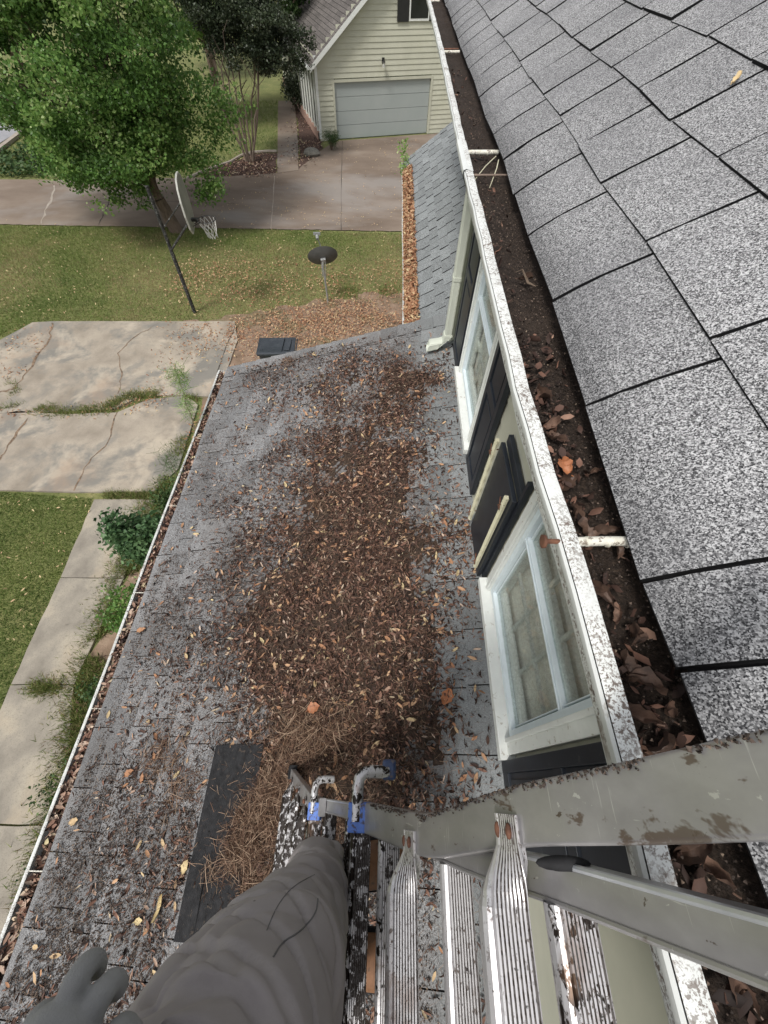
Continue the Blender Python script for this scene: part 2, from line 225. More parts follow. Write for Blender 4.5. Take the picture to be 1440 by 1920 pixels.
# ---------------------------------------------------------------- mesh helpers
TOP = []
def link(name, me, parent=None, m=None):
    o = bpy.data.objects.new(name, me); S.collection.objects.link(o)
    if m is not None and me is not None:
        for q in (m if isinstance(m, (list, tuple)) else [m]): me.materials.append(q)
    if parent is not None: o.parent = parent
    else: TOP.append(o)
    return o
def tag(o, label=None, cat=None, group=None, kind=None):
    for k, v in (('label', label), ('category', cat), ('group', group), ('kind', kind)):
        if v: o[k] = v
    return o
def empty(name, loc=(0, 0, 0)):
    o = bpy.data.objects.new(name, None); S.collection.objects.link(o); o.location = loc; o.empty_display_size = .1; TOP.append(o); return o
class MB:
    """collects shapes (camera-relative coordinates), builds ONE mesh object"""
    def __init__(s): s.v = []; s.f = []; s.t = []; s.m = []; s.rim = []
    def add(s, vs, fs, t=.5, m=0, rim=0):
        k = len(s.v); s.v += [tuple(x) for x in vs]
        for f in fs: s.f.append([k + i for i in f]); s.t.append(t); s.m.append(m); s.rim.append(rim)
        return s
    def box(s, a, b, t=.5, m=0):
        (x0, y0, z0), (x1, y1, z1) = a, b
        return s.add([(x0, y0, z0), (x1, y0, z0), (x1, y1, z0), (x0, y1, z0), (x0, y0, z1), (x1, y0, z1), (x1, y1, z1), (x0, y1, z1)],
                     [(0, 3, 2, 1), (4, 5, 6, 7), (0, 1, 5, 4), (1, 2, 6, 5), (2, 3, 7, 6), (3, 0, 4, 7)], t, m)
    def obox(s, c, ax, ay, az, t=.5, m=0):
        c, ax, ay, az = map(np.array, (c, ax, ay, az)); vs = [c + i * ax + j * ay + k * az for k in (-1, 1) for (i, j) in ((-1, -1), (1, -1), (1, 1), (-1, 1))]
        return s.add(vs, [(0, 3, 2, 1), (4, 5, 6, 7), (0, 1, 5, 4), (1, 2, 6, 5), (2, 3, 7, 6), (3, 0, 4, 7)], t, m)
    def loft(s, rings, closed=True, caps=True, t=.5, m=0):
        k = len(rings[0]); vs = [p for r in rings for p in r]; fs = []
        for i in range(len(rings) - 1):
            for j in range(k if closed else k - 1):
                a, b = i * k + j, i * k + (j + 1) % k; fs.append((a, b, b + k, a + k))
        if caps and closed: fs.append(tuple(range(k))[::-1]); fs.append(tuple((len(rings) - 1) * k + j for j in range(k)))
        return s.add(vs, fs, t, m)
    def tube(s, pts, r, n=8, t=.5, m=0):
        pts = [Vector(p) for p in pts]; rr = r if isinstance(r, (list, tuple)) else [r] * len(pts); rings = []; up = None
        for i, p in enumerate(pts):
            d = (pts[min(i + 1, len(pts) - 1)] - pts[max(i - 1, 0)]).normalized()
            if up is None: up = d.orthogonal().normalized()
            up = (up - d * up.dot(d)); up = up.normalized() if up.length > 1e-6 else d.orthogonal().normalized(); sd_ = d.cross(up)
            rings.append([tuple(p + (up * math.cos(a) + sd_ * math.sin(a)) * rr[i]) for a in [2 * math.pi * j / n for j in range(n)]])
        return s.loft(rings, True, True, t, m)
    def ell(s, c, r, nu=12, nv=8, t=.5, m=0, rough=0):
        rings = []
        for j in range(1, nv):
            ph = math.pi * j / nv; rings.append([(c[0] + r[0] * math.sin(ph) * math.cos(a) * (1 + rough * rnd.uniform(-1, 1)), c[1] + r[1] * math.sin(ph) * math.sin(a) * (1 + rough * rnd.uniform(-1, 1)), c[2] - r[2] * math.cos(ph)) for a in [2 * math.pi * i / nu for i in range(nu)]])
        k = nu; vs = [p for q in rings for p in q] + [(c[0], c[1], c[2] - r[2]), (c[0], c[1], c[2] + r[2])]; fs = []
        for i in range(len(rings) - 1):
            for j in range(k): a, b = i * k + j, i * k + (j + 1) % k; fs.append((a, b, b + k, a + k))
        L = len(vs) - 2
        for j in range(k): fs.append((L, (j + 1) % k, j)); fs.append((L + 1, (len(rings) - 1) * k + j, (len(rings) - 1) * k + (j + 1) % k))
        return s.add(vs, fs, t, m)
    def build(s, name, m, parent=None, smooth=False, bevel=0, local=True):
        v = np.array(s.v, float)
        if parent is not None and local:
            p = parent; off = np.zeros(3)
            while p is not None: off += np.array(p.location); p = p.parent
            v = v - off
        elif parent is None and local:
            lo = v.min(0); hi = v.max(0); org = np.array([(lo[0] + hi[0]) / 2, (lo[1] + hi[1]) / 2, lo[2]]); v = v - org
        me = bpy.data.meshes.new(name); me.from_pydata([tuple(x) for x in v], [], s.f); me.update()
        at = me.attributes.new('tint', 'FLOAT', 'FACE'); at.data.foreach_set('value', np.array(s.t, 'f'))
        if any(s.rim): a2 = me.attributes.new('rim', 'FLOAT', 'FACE'); a2.data.foreach_set('value', np.array(s.rim, 'f'))
        me.polygons.foreach_set('material_index', np.array(s.m, 'i'))
        o = link(name, me, parent, m)
        if parent is None and local: o.location = org
        if smooth:
            me.polygons.foreach_set('use_smooth', [True] * len(me.polygons))
            try: me.set_sharp_from_angle(angle=R(40))
            except Exception: pass
        if bevel:
            b = o.modifiers.new('bevel', 'BEVEL'); b.width = bevel; b.segments = 2; b.limit_method = 'ANGLE'; b.angle_limit = R(40)
        return o
def flat(name, poly, z, m, kind='structure', jag=0, thick=0):
    """a ground sheet from an outline; edges broken up a little"""
    pts = []
    for i in range(len(poly)):
        a, b = np.array(poly[i][:2]), np.array(poly[(i + 1) % len(poly)][:2]); n = max(1, int(np.linalg.norm(b - a) / .25)) if jag else 1
        for k in range(min(n, 120)):
            p = a + (b - a) * k / min(n, 120); pts.append((p[0] + (rnd.uniform(-jag, jag) if k else 0), p[1] + (rnd.uniform(-jag, jag) if k else 0), z))
    mb = MB(); 
    if thick:
        k = len(pts); low = [(p[0], p[1], p[2] - thick) for p in pts]; mb.add(pts + low, [tuple(range(k))] + [(i, i + k, (i + 1) % k + k, (i + 1) % k) for i in range(k)])
    else: mb.add(pts, [tuple(range(len(pts)))])
    o = mb.build(name, m); tag(o, kind=kind); return o
def scatter(name, T, F, P, ROTm, SC, tint, m, parent=None):
    """many copies of a small template (verts T, faces F) merged in ONE mesh"""
    T = np.asarray(T, float); N = len(P)
    V = np.einsum('nij,kj->nki', ROTm, T) * SC[:, None, None] + P[:, None, :] if SC.ndim == 1 else np.einsum('nij,nkj->nki', ROTm, T[None] * SC[:, None, :]) + P[:, None, :]
    V = V.reshape(-1, 3); org = np.array([V[:, 0].mean(), V[:, 1].mean(), V[:, 2].min()]) if parent is None else np.array(parent.location)
    V = V - org; k = len(T)
    loops = []; starts = []; tot = []; nl = 0
    tri = np.array([f for f in F]); L = tri.shape[1]
    idx = (tri[None] + (np.arange(N) * k)[:, None, None]).reshape(-1)
    me = bpy.data.meshes.new(name); me.vertices.add(len(V)); me.vertices.foreach_set('co', V.astype('f').reshape(-1))
    nf = N * len(tri); me.loops.add(nf * L); me.loops.foreach_set('vertex_index', idx.astype('i')); me.polygons.add(nf)
    me.polygons.foreach_set('loop_start', (np.arange(nf) * L).astype('i')); me.update(calc_edges=True)
    at = me.attributes.new('tint', 'FLOAT', 'FACE'); at.data.foreach_set('value', np.repeat(tint, len(tri)).astype('f'))
    o = link(name, me, parent, m)
    if parent is None: o.location = org
    return o
def rotz_tilt(n, tilt, normal=None):
    """random heading, tilt spread (radians), optionally laid on a surface normal"""
    a = rs.uniform(0, 2 * np.pi, n); tx = rs.normal(0, tilt, n); ty = rs.normal(0, tilt, n)
    ca, sa = np.cos(a), np.sin(a); Z = np.zeros(n); O = np.ones(n)
    Rz = np.stack([np.stack([ca, -sa, Z], -1), np.stack([sa, ca, Z], -1), np.stack([Z, Z, O], -1)], 1)
    Rx = np.stack([np.stack([O, Z, Z], -1), np.stack([Z, np.cos(tx), -np.sin(tx)], -1), np.stack([Z, np.sin(tx), np.cos(tx)], -1)], 1)
    Ry = np.stack([np.stack([np.cos(ty), Z, np.sin(ty)], -1), np.stack([Z, O, Z], -1), np.stack([-np.sin(ty), Z, np.cos(ty)], -1)], 1)
    Q = Rz @ Rx @ Ry
    if normal is not None:
        nv = Vector(normal).normalized(); B = np.array(Vector((0, 0, 1)).rotation_difference(nv).to_matrix()); Q = B[None] @ Q
    return Q
LEAF_T = [(-.5, 0, .02), (-.2, .16, .06), (.2, .15, .03), (.5, 0, .09), (.2, -.15, .04), (-.2, -.16, .07), (0, 0, -.02)]
LEAF_F = [(0, 6, 1), (1, 6, 2), (2, 6, 3), (3, 6, 4), (4, 6, 5), (5, 6, 0)]
CRUMB_T = [(-.5, -.3, 0), (.5, -.35, 0), (.1, .5, 0), (-.05, 0, .55), (.3, .1, .4)]
CRUMB_F = [(0, 1, 4), (0, 4, 3), (1, 2, 4), (2, 3, 4), (2, 0, 3)]
NEED_T = [(-.5, 0, 0), (-.48, .012, .01), (-.15, -.05, .03), (-.14, -.036, .045), (.18, -.04, .03), (.18, -.026, .045), (.5, .05, 0), (.5, .062, .012)]
NEED_F = [(0, 2, 3, 1), (2, 4, 5, 3), (4, 6, 7, 5)]
BLADE_T = [(-.06, 0, 0), (.06, 0, 0), (.0, .25, 1.0)]
BLADE_F = [(0, 1, 2)]
FOL_T = [(-.5, 0, 0), (0, -.32, .05), (.5, 0, -.05), (0, .32, .08)]
FOL_F = [(0, 1, 2), (0, 2, 3)]
def inpoly(px, py, poly):
    px = np.asarray(px); py = np.asarray(py); c = np.zeros(px.shape, bool); j = len(poly) - 1
    for i in range(len(poly)):
        xi, yi = poly[i]; xj, yj = poly[j]
        hit = ((yi > py) != (yj > py)) & (px < (xj - xi) * (py - yi) / (yj - yi + 1e-9) + xi); c ^= hit; j = i
    return c
def vnoise(P, sc, seed=0):
    return np.array([mn.noise(Vector((p[0] * sc + seed, p[1] * sc, (p[2] if len(p) > 2 else 0) * sc))) for p in P])

# ================================================================ THE SETTING
H0 = -7.2
flat('lawn', [(-400, -200), (400, -200), (400, 600), (-400, 600)], H0 - .02, M['lawn'])
def GP(*pix): return [G(*p)[:2] for p in pix]
far_drive = [(-60, G(0, 338)[1]), (-6.5, G(520, 330)[1]), G(405, 322)[:2], G(520, 325)[:2], G(557, 320)[:2], G(605, 278)[:2], G(636, 264)[:2], G(803, 252)[:2], (6, 31.3), (6, 17.9), G(755, 433)[:2], G(0, 421)[:2], (-60, G(0, 421)[1])]
far_drive = [(-60, 22.2), G(0, 337)[:2], G(130, 338)[:2], G(400, 333)[:2], G(520, 325)[:2], G(557, 320)[:2], G(607, 279)[:2], G(636, 264)[:2], G(803, 252)[:2], (6, 31.6), (6, 18.1), G(755, 434)[:2], G(0, 421)[:2], (-60, 17.3)]
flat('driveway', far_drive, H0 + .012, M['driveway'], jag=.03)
flat('dirt_patch', GP((380, 606), (450, 588), (600, 560), (760, 548), (860, 560), (860, 720), (300, 720), (345, 600)), H0 - .008, M['dirt'], jag=.2)
pad1 = GP((-60, 690), (0, 640), (62, 606), (100, 604), (440, 604), (446, 640), (428, 690), (400, 745), (330, 742), (270, 742), (215, 768), (130, 772), (-80, 780))
flat('parking_pad', pad1, H0 + .03, M['concrete'], jag=.006, thick=.06)
pad2 = GP((-80, 795), (0, 778), (35, 772), (120, 778), (220, 775), (280, 750), (350, 744), (372, 760), (360, 800), (335, 880), (290, 922), (140, 924), (0, 920), (-80, 920))
flat('parking_pad', pad2, H0 + .03, M['concrete'], jag=.006, thick=.06)
# front walk, cast in bays
wl = [(178, 938), (115, 1085), (22, 1286), (-85, 1545), (-200, 1900)]; wr = [(292, 938), (232, 1087), (140, 1286), (118, 1550), (60, 1900)]
for i in range(4):
    a, b, c, d = wl[i], wr[i], wr[i + 1], wl[i + 1]; g = .02
    P = [np.array(G(*q)[:2]) for q in (a, b, c, d)]; P[2] = P[2] + [0, g]; P[3] = P[3] + [0, g]
    flat('walk_slab', [tuple(p) for p in P], H0 + .03, M['path'], jag=.012, thick=.06)
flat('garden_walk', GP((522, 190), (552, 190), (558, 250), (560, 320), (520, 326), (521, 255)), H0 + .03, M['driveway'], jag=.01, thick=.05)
flat('mulch_bed', GP((380, 326), (432, 306), (475, 288), (519, 286), (519, 326), (400, 334)), H0 - .006, M['mulch'], jag=.08)
flat('mulch_bed', GP((552, 192), (575, 205), (606, 276), (562, 320), (560, 250)), H0 - .006, M['mulch'], jag=.08)
flat('planting_bed', GP((300, 935), (238, 1087), (146, 1286), (122, 1550), (64, 1900), (300, 1900), (480, 700), (380, 745), (366, 800), (340, 885)), H0 - .004, M['dirt'], jag=.05)
flat('road', GP((-400, 262), (0, 268), (48, 238), (52, 226), (0, 210), (-60, 170), (-400, 150)), H0 + .004, M['road'])
mb = MB(); cp = [G(*q) for q in [(-30, 300), (0, 283), (25, 264), (48, 246), (60, 236), (50, 222), (0, 205)]]
for a, b in zip(cp[:-1], cp[1:]):
    d = np.array(b) - a; n_ = np.array([-d[1], d[0], 0]) / np.linalg.norm(d) * .12
    mb.add([a - n_, b - n_, b + n_, a + n_, a - n_ + [0, 0, .13], b - n_ + [0, 0, .13], b + n_ + [0, 0, .13], a + n_ + [0, 0, .13]], [(4, 5, 6, 7), (0, 1, 5, 4), (2, 3, 7, 6), (1, 2, 6, 5), (3, 0, 4, 7)])
tag(mb.build('curb', M['curb']), kind='structure')
# cracks and joints of the paving
def crack(name, pix, wd, m, z=H0 + .034, jag=.04, sub=5):
    P = [np.array(G(*p)[:2]) for p in pix]; Q = []
    for a, b in zip(P[:-1], P[1:]):
        for k in range(sub): Q.append(a + (b - a) * k / sub + rs.uniform(-jag, jag, 2))
    Q.append(P[-1]); mb = MB(); L = []; Rr = []
    for i, q in enumerate(Q):
        d = Q[min(i + 1, len(Q) - 1)] - Q[max(i - 1, 0)]; n_ = np.array([-d[1], d[0]]) / (np.linalg.norm(d) + 1e-9); ww = wd * rnd.uniform(.15, 1.3) / 2
        L.append((*(q + n_ * ww), z)); Rr.append((*(q - n_ * ww), z))
    k = len(L); mb.add(L + Rr, [(i, i + 1, i + 1 + k, i + k) for i in range(k - 1)])
    tag(mb.build(name, m), kind='structure')
crack('pavement_crack', [(102, 606), (92, 640), (60, 690), (30, 730), (0, 738), (-60, 770)], .07, M['crackdirt'])
crack('pavement_crack', [(300, 606), (245, 640), (222, 665), (230, 700), (222, 740)], .03, M['crackdirt'])
crack('pavement_crack', [(220, 775), (205, 830), (165, 870), (140, 922)], .03, M['crackdirt'])
crack('pavement_crack', [(52, 788), (20, 830), (0, 865), (-60, 920)], .05, M['crackdirt'])
crack('pavement_crack', [(443, 612), (425, 650), (408, 700)], .03, M['joint'], jag=.005)
crack('pavement_crack', [(103, 348), (98, 372), (86, 395), (78, 420)], .10, M['curb'], z=H0 + .016)
crack('pavement_crack', [(205, 380), (195, 400), (185, 422)], .05, M['joint'], z=H0 + .016)
crack('pavement_crack', [(103, 375), (200, 380), (330, 378), (440, 382)], .025, M['joint'], z=H0 + .016, jag=.06)
crack('pavement_crack', [(515, 330), (512, 380), (508, 430)], .03, M['curb'], z=H0 + .016, jag=.01)
crack('pavement_crack', [(642, 265), (640, 340), (640, 432)], .03, M['joint'], z=H0 + .016, jag=.01)

# ================================================================ THE HOUSE
house = tag(empty('house', (.72, 2.0, H0)), 'cream house under the ladder with grey shingle roofs, dark shutters and clogged white gutters', 'house')
def lipx(y): return np.interp(y, [-3, .03, .29, .48, .76, 1.1, 2.24, 4.3, 7.1, 9], [.335, .335, .333, .324, .314, .315, .319, .343, .358, .36])
def edgex(y): return np.interp(y, [-3, .05, .2, .4, .7, 1.4, 2.1, 4.3, 6.4, 9], [.425, .42, .405, .418, .42, .435, .447, .465, .49, .49])
# upper roof of drooping tabs
def tabs(name, surf, u0, ncourse, expo, y0, y1, width, thick, m, parent, gap=.006, droop=None, nsub=1, phase=None, jit=.01, skip=None, dome=0):
    """surf(u,y,h) -> point; every tab is its own thin slab lying over the course below; dark rim faces on front and sides"""
    mb = MB()
    for c in range(ncourse):
        ua = u0 + c * expo; ub = ua + expo + .012
        ph = phase[c] if phase and c < len(phase) else rnd.uniform(0, .39)
        w0_ = width(0) if callable(width) else width; y = y0 - w0_ + (ph - y0) % w0_; g0 = gap
        while y < y1:
            gap = g0 if not phase else .008 + .0035 * min(max(y - .4, 0), 2.2)
            wv = (width(y) if callable(width) else width) * (1 + rnd.uniform(-.05, .05) * (phase is None)); a, b = max(y + gap / 2, y0), min(y + wv - gap / 2, y1)
            if phase and c == 0 and -.13 < y < .0: wv = .14 - y; b = .14 - gap / 2
            elif phase and c == 0 and .0 < y < .15: wv = .272 - y; b = .272 - gap / 2
            if b - a > .02:
                j = rnd.uniform(-jit, jit) * .6; t = rnd.random(); ns = 8 if (c == 0 and droop) else nsub; lift = rnd.uniform(.6, 1.2) * thick
                top = []; bot = []; tw = rnd.uniform(-.5, .5) * jit
                for k in range(ns + 1):
                    f = k / ns; u = ua + j * (1 - f) + (ub - ua) * f; h = lift * (1 - f) + .0015
                    top += [surf(u + tw * (1 - f), a, h), surf(u - tw * (1 - f), b, h + rnd.uniform(-.3, .3) * thick * (1 - f))]
                bot = [surf(ua + j + tw, a, -.007), surf(ua + j - tw, b, -.007)]
                for k in range(ns): mb.add(top[2 * k:2 * k + 4], [(0, 1, 3, 2)], t, rim=((.38, .22, .12, .05)[k] if (phase and c == 0 and k < 4) else 0))
                mb.add(bot + top[:2], [(0, 1, 3, 2)], t, rim=(.85 if c == 0 else 1))
                for s_ in (0, 1):
                    yy = (a, b)[s_]; lo = [surf(ua + (ub - ua) * k / ns, yy, -.007) for k in range(ns + 1)]; hi = [top[2 * k + s_] for k in range(ns + 1)]
                    mb.add(lo + hi, [(k, k + 1, k + 1 + ns + 1, k + ns + 1) for k in range(ns)], t, rim=1)
            y += wv
    # underlay below the gaps
    n_ = max(2, ncourse * 6); us = [u0 + .014 + (ncourse * expo) * (i / n_) for i in range(n_ + 1)]
    for ya_, yb_ in zip(np.linspace(y0, y1, 25)[:-1], np.linspace(y0, y1, 25)[1:]):
        mb.add([surf(u, yy, -.006) for u in us for yy in (ya_, yb_)], [(2 * i, 2 * i + 1, 2 * i + 3, 2 * i + 2) for i in range(n_)], .3, rim=1)
    return mb.build(name, m, parent)
c30, s30 = math.cos(R(30)), math.sin(R(30))
def usurf(u, y, h):
    d = .014 * max(0, (.13 - u) / .13) ** 2 + .004 * math.sin(y * 5)
    e = float(edgex(y)); x = e + u * c30 - h * s30 - max(0, e - .42) * min(1, max(0, u) / 1.5); return (x, y, -.57 + u * s30 + h * c30 - d)
ex = .222
phs = [.675 - .392 * 3, .72, .95, .60, .8]
tabs('upper_roof', usurf, 0, 26, ex, -3.2, 8.3, (lambda y: .392 if y < 1.3 else .32), .009, M['up_shingle'], house, gap=.013, droop=True, nsub=3, phase=[.272 + .392, .715, .93, .62, .8, .5], jit=.004)
mb = MB()      # body under the shingles: decking, other slope, gable ends
ur = [(.46, -.62), (.46 + 26 * ex * c30, -.62 + 26 * ex * s30 + .0), (.46 + 52 * ex * c30, -.62)]
for y in (-3.15, 8.25): mb.add([(x, y, z) for x, z in ur], [(0, 1, 2)])
mb.add([(.62, -3.15, -.70), (ur[2][0], -3.15, -.70), (ur[2][0], 8.25, -.70), (.62, 8.25, -.70)], [(0, 1, 2, 3)])
mb.build('gable_end', M['siding'], house)
MB().add([(ur[1][0], -3.2, ur[1][1] + .04), (ur[2][0], -3.2, ur[2][1]), (ur[2][0], 8.3, ur[2][1]), (ur[1][0], 8.3, ur[1][1] + .04)], [(0, 1, 2, 3)], rim=0).build('rear_roof', M['up_shingle'], house)
# fascia + soffit
mb = MB(); mb.box((.452, -3.1, -.80), (.482, 8.2, -.70)); mb.box((.482, -3.1, -.80), (1.6, 8.2, -.775)); mb.build('soffit', M['trim'], house)
# walls
def lap_wall(name, x, y0, y1, z0, z1, m, parent, ex_=.155, sgn=-1, cut=()):
    mb = MB(); z = z0
    while z < z1:
        zt = min(z + ex_, z1); mb.add([(x + sgn * .014, y0, z), (x + sgn * .014, y1, z), (x + sgn * .002, y1, zt), (x + sgn * .002, y0, zt), (x, y0, z), (x, y1, z)], [(0, 1, 2, 3), (4, 5, 1, 0)], rnd.random()); z = zt
    return mb.build(name, m, parent)
# the upper wall leaves real openings for the two windows
W1 = (.22, 1.04, -2.40, -1.02); W2 = (2.33, 3.19, -2.40, -1.02)
XW = .72
mbw = MB()
def lap_piece(y0, y1, z0, z1):
    k0 = math.floor((z0 + 3) / .155); z = -3 + k0 * .155
    while z < z1 - 1e-4:
        a, b = max(z, z0), min(z + .155, z1); fa, fb = (a - z) / .155, (b - z) / .155
        xa, xb = XW - .014 + .012 * fa, XW - .014 + .012 * fb
        mbw.add([(xa, y0, a), (xa, y1, a), (xb, y1, b), (xb, y0, b), (XW, y0, a), (XW, y1, a)], [(0, 1, 2, 3), (4, 5, 1, 0)], rnd.random()); z += .155
lap_piece(-3, W1[0], -2.85, -.78); lap_piece(W1[1], W2[0], -2.85, -.78); lap_piece(W2[1], 4.1, -2.85, -.78)
for W in (W1, W2): lap_piece(W[0], W[1], -2.85, W[2]); lap_piece(W[0], W[1], W[3], -.78)
for yy in np.arange(-2.6, 4.1, 1.22): 
    pass
mbw.box((XW + .001, -3, -7.2), (XW + .1, 4.08, -2.86))
mbw.add([(XW, 4.1, -7.2), (3.5, 4.1, -7.2), (3.5, 4.1, -.78), (XW, 4.1, -.78)], [(0, 1, 2, 3)])
mbw.add([(XW, -3, -7.2), (8, -3, -7.2), (8, -3, -.78), (XW, -3, -.78)], [(3, 2, 1, 0)])
mbw.add([(1.62, 4.1, -7.2), (1.62, 8.1, -7.2), (1.62, 8.1, -.78), (1.62, 4.1, -.78)], [(3, 2, 1, 0)])
mbw.add([(1.62, 8.1, -7.2), (9, 8.1, -7.2), (9, 8.1, -.78), (1.62, 8.1, -.78)], [(3, 2, 1, 0)])
mbw.build('wall', M['siding'], house)
mb = MB(); mb.box((-1.85, -3, -7.2), (.70, 4.25, -3.62)); mb.box((.45, 4.3, -7.2), (1.6, 10.3, -2.98)); mb.build('ground_floor_wall', M['siding'], house)
# seams of the siding and white flashing
MB().box((XW - .06, 3.98, -2.68), (XW - .016, 4.14, -.8)).build('corner_board', M['downspout'], house)
def window(W, prox, open_top=False):
    y0, y1, z0, z1 = W; o = MB(); cs = .075
    x0, x1 = XW - .045, XW + .02
    for (a, b, c, d) in ((y0 - cs, y0, z0 - .02, z1 + cs), (y1, y1 + cs, z0 - .02, z1 + cs)): o.box((x0, a, c), (x1, b, d))
    o.box((x0 + .002, y0, z1), (x1, y1, z1 + cs))
    # moulded inner edge
    for (a, b) in ((y0 - .022, y0), (y1, y1 + .022)): o.box((x0 - .014, a, z0), (x0 - .0005, b, z1))
    win = o.build('window', M['trim'], house, bevel=.004)
    s = MB(); s.box((XW - .085, y0 - cs - .02, z0 - .075), (XW + .03, y1 + cs + .02, z0 - .0205)); s.box((XW - .035, y0 - cs, z0 - .12), (XW - .002, y1 + cs, z0 - .0765)); s.build('sill', M['trim'], win, bevel=.004)
    mid = z0 + (z1 - z0) * .5
    f = MB(); b_ = .034                       # storm frame: outer rails in two tracks
    f.box((XW - .030, y0 + .001, z0), (XW + .015, y0 + b_, z1)); f.box((XW - .030, y1 - b_, z0), (XW + .015, y1 - .001, z1)); f.box((XW - .028, y0 + b_, z0), (XW + .013, y1 - b_, z0 + b_ * 1.2)); f.box((XW - .028, y0 + b_, z1 - b_), (XW + .013, y1 - b_, z1))
    f.box((XW - .022, y0 + b_, mid - .02), (XW + .011, y1 - b_, mid + .02)); f.box((XW - .028, y0 + b_, mid - .006), (XW - .0225, y1 - b_, mid + .006))
    for q in (y0 + b_ + .012, y1 - b_ - .018): f.box((XW - .012, q, z0 + b_ * 1.2), (XW + .008, q + .006, z1 - b_))
    f.build('storm_frame', M['sash'], win, bevel=.002)
    g = MB(); g.box((XW - .006, y0 + b_, z0 + b_), (XW - .003, y1 - b_, mid - .02)); g.box((XW - .001, y0 + b_, mid + .02), (XW + .002, y1 - b_, z1 - b_)); g.build('pane', M['glass'], win)
    i = MB(); xi = XW + .016                    # inner sash with its bars
    i.box((xi, y0, z0), (xi + .035, y0 + .06, z1)); i.box((xi, y1 - .06, z0), (xi + .035, y1, z1)); i.box((xi + .002, y0 + .06, z0), (xi + .033, y1 - .06, z0 + .09)); i.box((xi + .002, y0 + .06, z1 - .05), (xi + .033, y1 - .06, z1))
    i.box((xi - .01, y0 + .06, mid - .035), (xi + .03, y1 - .06, mid + .035)); i.build('inner_sash', M['trim'], win)
    q = MB()
    for k in (1, 2): yy = y0 + .06 + (y1 - y0 - .12) * k / 3; q.box((xi + .006, yy - .009, z0 + .09), (xi + .024, yy + .009, mid - .035)); q.box((xi + .006, yy - .009, mid + .035), (xi + .024, yy + .009, z1 - .05))
    for zz in (z0 + .09 + (mid - z0 - .125) * .5, mid + .035 + (z1 - mid - .085) * .5): q.box((xi + .008, y0 + .06, zz - .009), (xi + .022, y1 - .06, zz + .009))
    q.build('muntin', M['trim'], win)
    bl = MB()
    zz = z0 + .05
    while zz < z1: bl.obox((XW + .078, (y0 + y1) / 2, zz), (.010, 0, .016), (0, (y1 - y0) / 2 - .02, 0), (.0006, 0, -.001)); zz += .034
    bl.build('blind', M['blind'], win)
    rm = MB(); rm.box((XW + .1, y0 - .3, z0 - .3), (XW + .4, y1 + .3, z1 + .3)); rm.f = [f_[::-1] for k, f_ in enumerate(rm.f) if k != 5]; rm.t = rm.t[:5]; rm.m = rm.m[:5]; rm.rim = rm.rim[:5]; rm.build('room_lining', M['room'], win)
    jb = MB()
    for (a, b, c, d) in ((y0 - .012, y0 - .001, z0 - .01, z1), (y1 + .001, y1 + .012, z0 - .01, z1)): jb.box((XW + .021, a, c), (XW + .1, b, d))
    jb.box((XW + .031, y0, z0 - .02), (XW + .1, y1, z0 - .002)); jb.box((XW + .021, y0, z1 + .001), (XW + .1, y1, z1 + .012)); jb.build('jamb', M['trim'], win)
window(W1, 0); window(W2, 1)
def shutter(y0, y1, z0, z1, x=XW - .02, th=.035, lean=0, label=None):
    mb = MB(); st = .055; X0, X1 = x - th, x; mid = (z0 + z1) / 2
    def L(a, b): mb.box(a, b)
    L((X0, y0, z0), (X1, y0 + st, z1)); L((X0, y1 - st, z0), (X1, y1, z1))
    for (a, b) in ((z0, z0 + .09), (mid - .04, mid + .04), (z1 - .07, z1)): L((X0 + .001, y0 + st, a), (X1 - .001, y1 - st, b))
    for (a, b) in ((z0 + .09, mid - .04), (mid + .04, z1 - .07)):
        L((X0 + .014, y0 + st, a), (X1 - .004, y1 - st, b)); L((X0 + .006, y0 + st + .03, a + .03), (X0 + .0135, y1 - st - .03, b - .03))
    o = mb.build('shutter', M['shutter'], house, bevel=.003)
    if lean: pass
    if label: o['label'] = label
    return o
shutter(-.30, .125, -2.53, -1.0); 
shutter(1.87, 2.245, -2.53, -1.0); shutter(3.30, 3.74, -2.53, -1.0)
# broken shutter: a smooth slab standing off the wall between two cream channel strips
mb = MB(); mb.box((XW - .075, 1.19, -2.53), (XW - .05, 1.60, -1.66)); mb.box((XW - .048, 1.17, -2.50), (XW - .016, 1.20, -1.5)); mb.box((XW - .048, 1.20, -1.66), (XW - .02, 1.60, -1.60)); 
brk = mb.build('shutter', M['shutter'], house, bevel=.004); brk['label'] = 'broken shutter with its cream side strips hanging loose'
for (yy, lean) in ((1.615, .0), (1.235, .02)):
    mb = MB(); n_ = 46; zz = np.linspace(-2.47, -1.66 - lean, n_); prof = []
    for k, z in enumerate(zz):
        wv = .0022 * math.sin(k * 1.1) if yy > 1.4 else .0
        prof.append([(XW - .082, yy - .012 + wv, z), (XW - .082, yy + .009, z), (XW - .100, yy + .012, z), (XW - .106, yy + .003, z), (XW - .096, yy - .014 + wv, z)])
    mb.loft(prof); mb.build('channel_strip', M['strip'], brk)
    mb = MB()
    for z in (-2.38, -1.75): mb = MB(); mb.tube([(XW - .02, yy + .01, z + .01), (XW - .12, yy, z), (XW - .118, yy - .03, z), (XW - .10, yy + .05, z + .004)], .0035, 6); mb.build('wire_tie', M['rust'], brk)
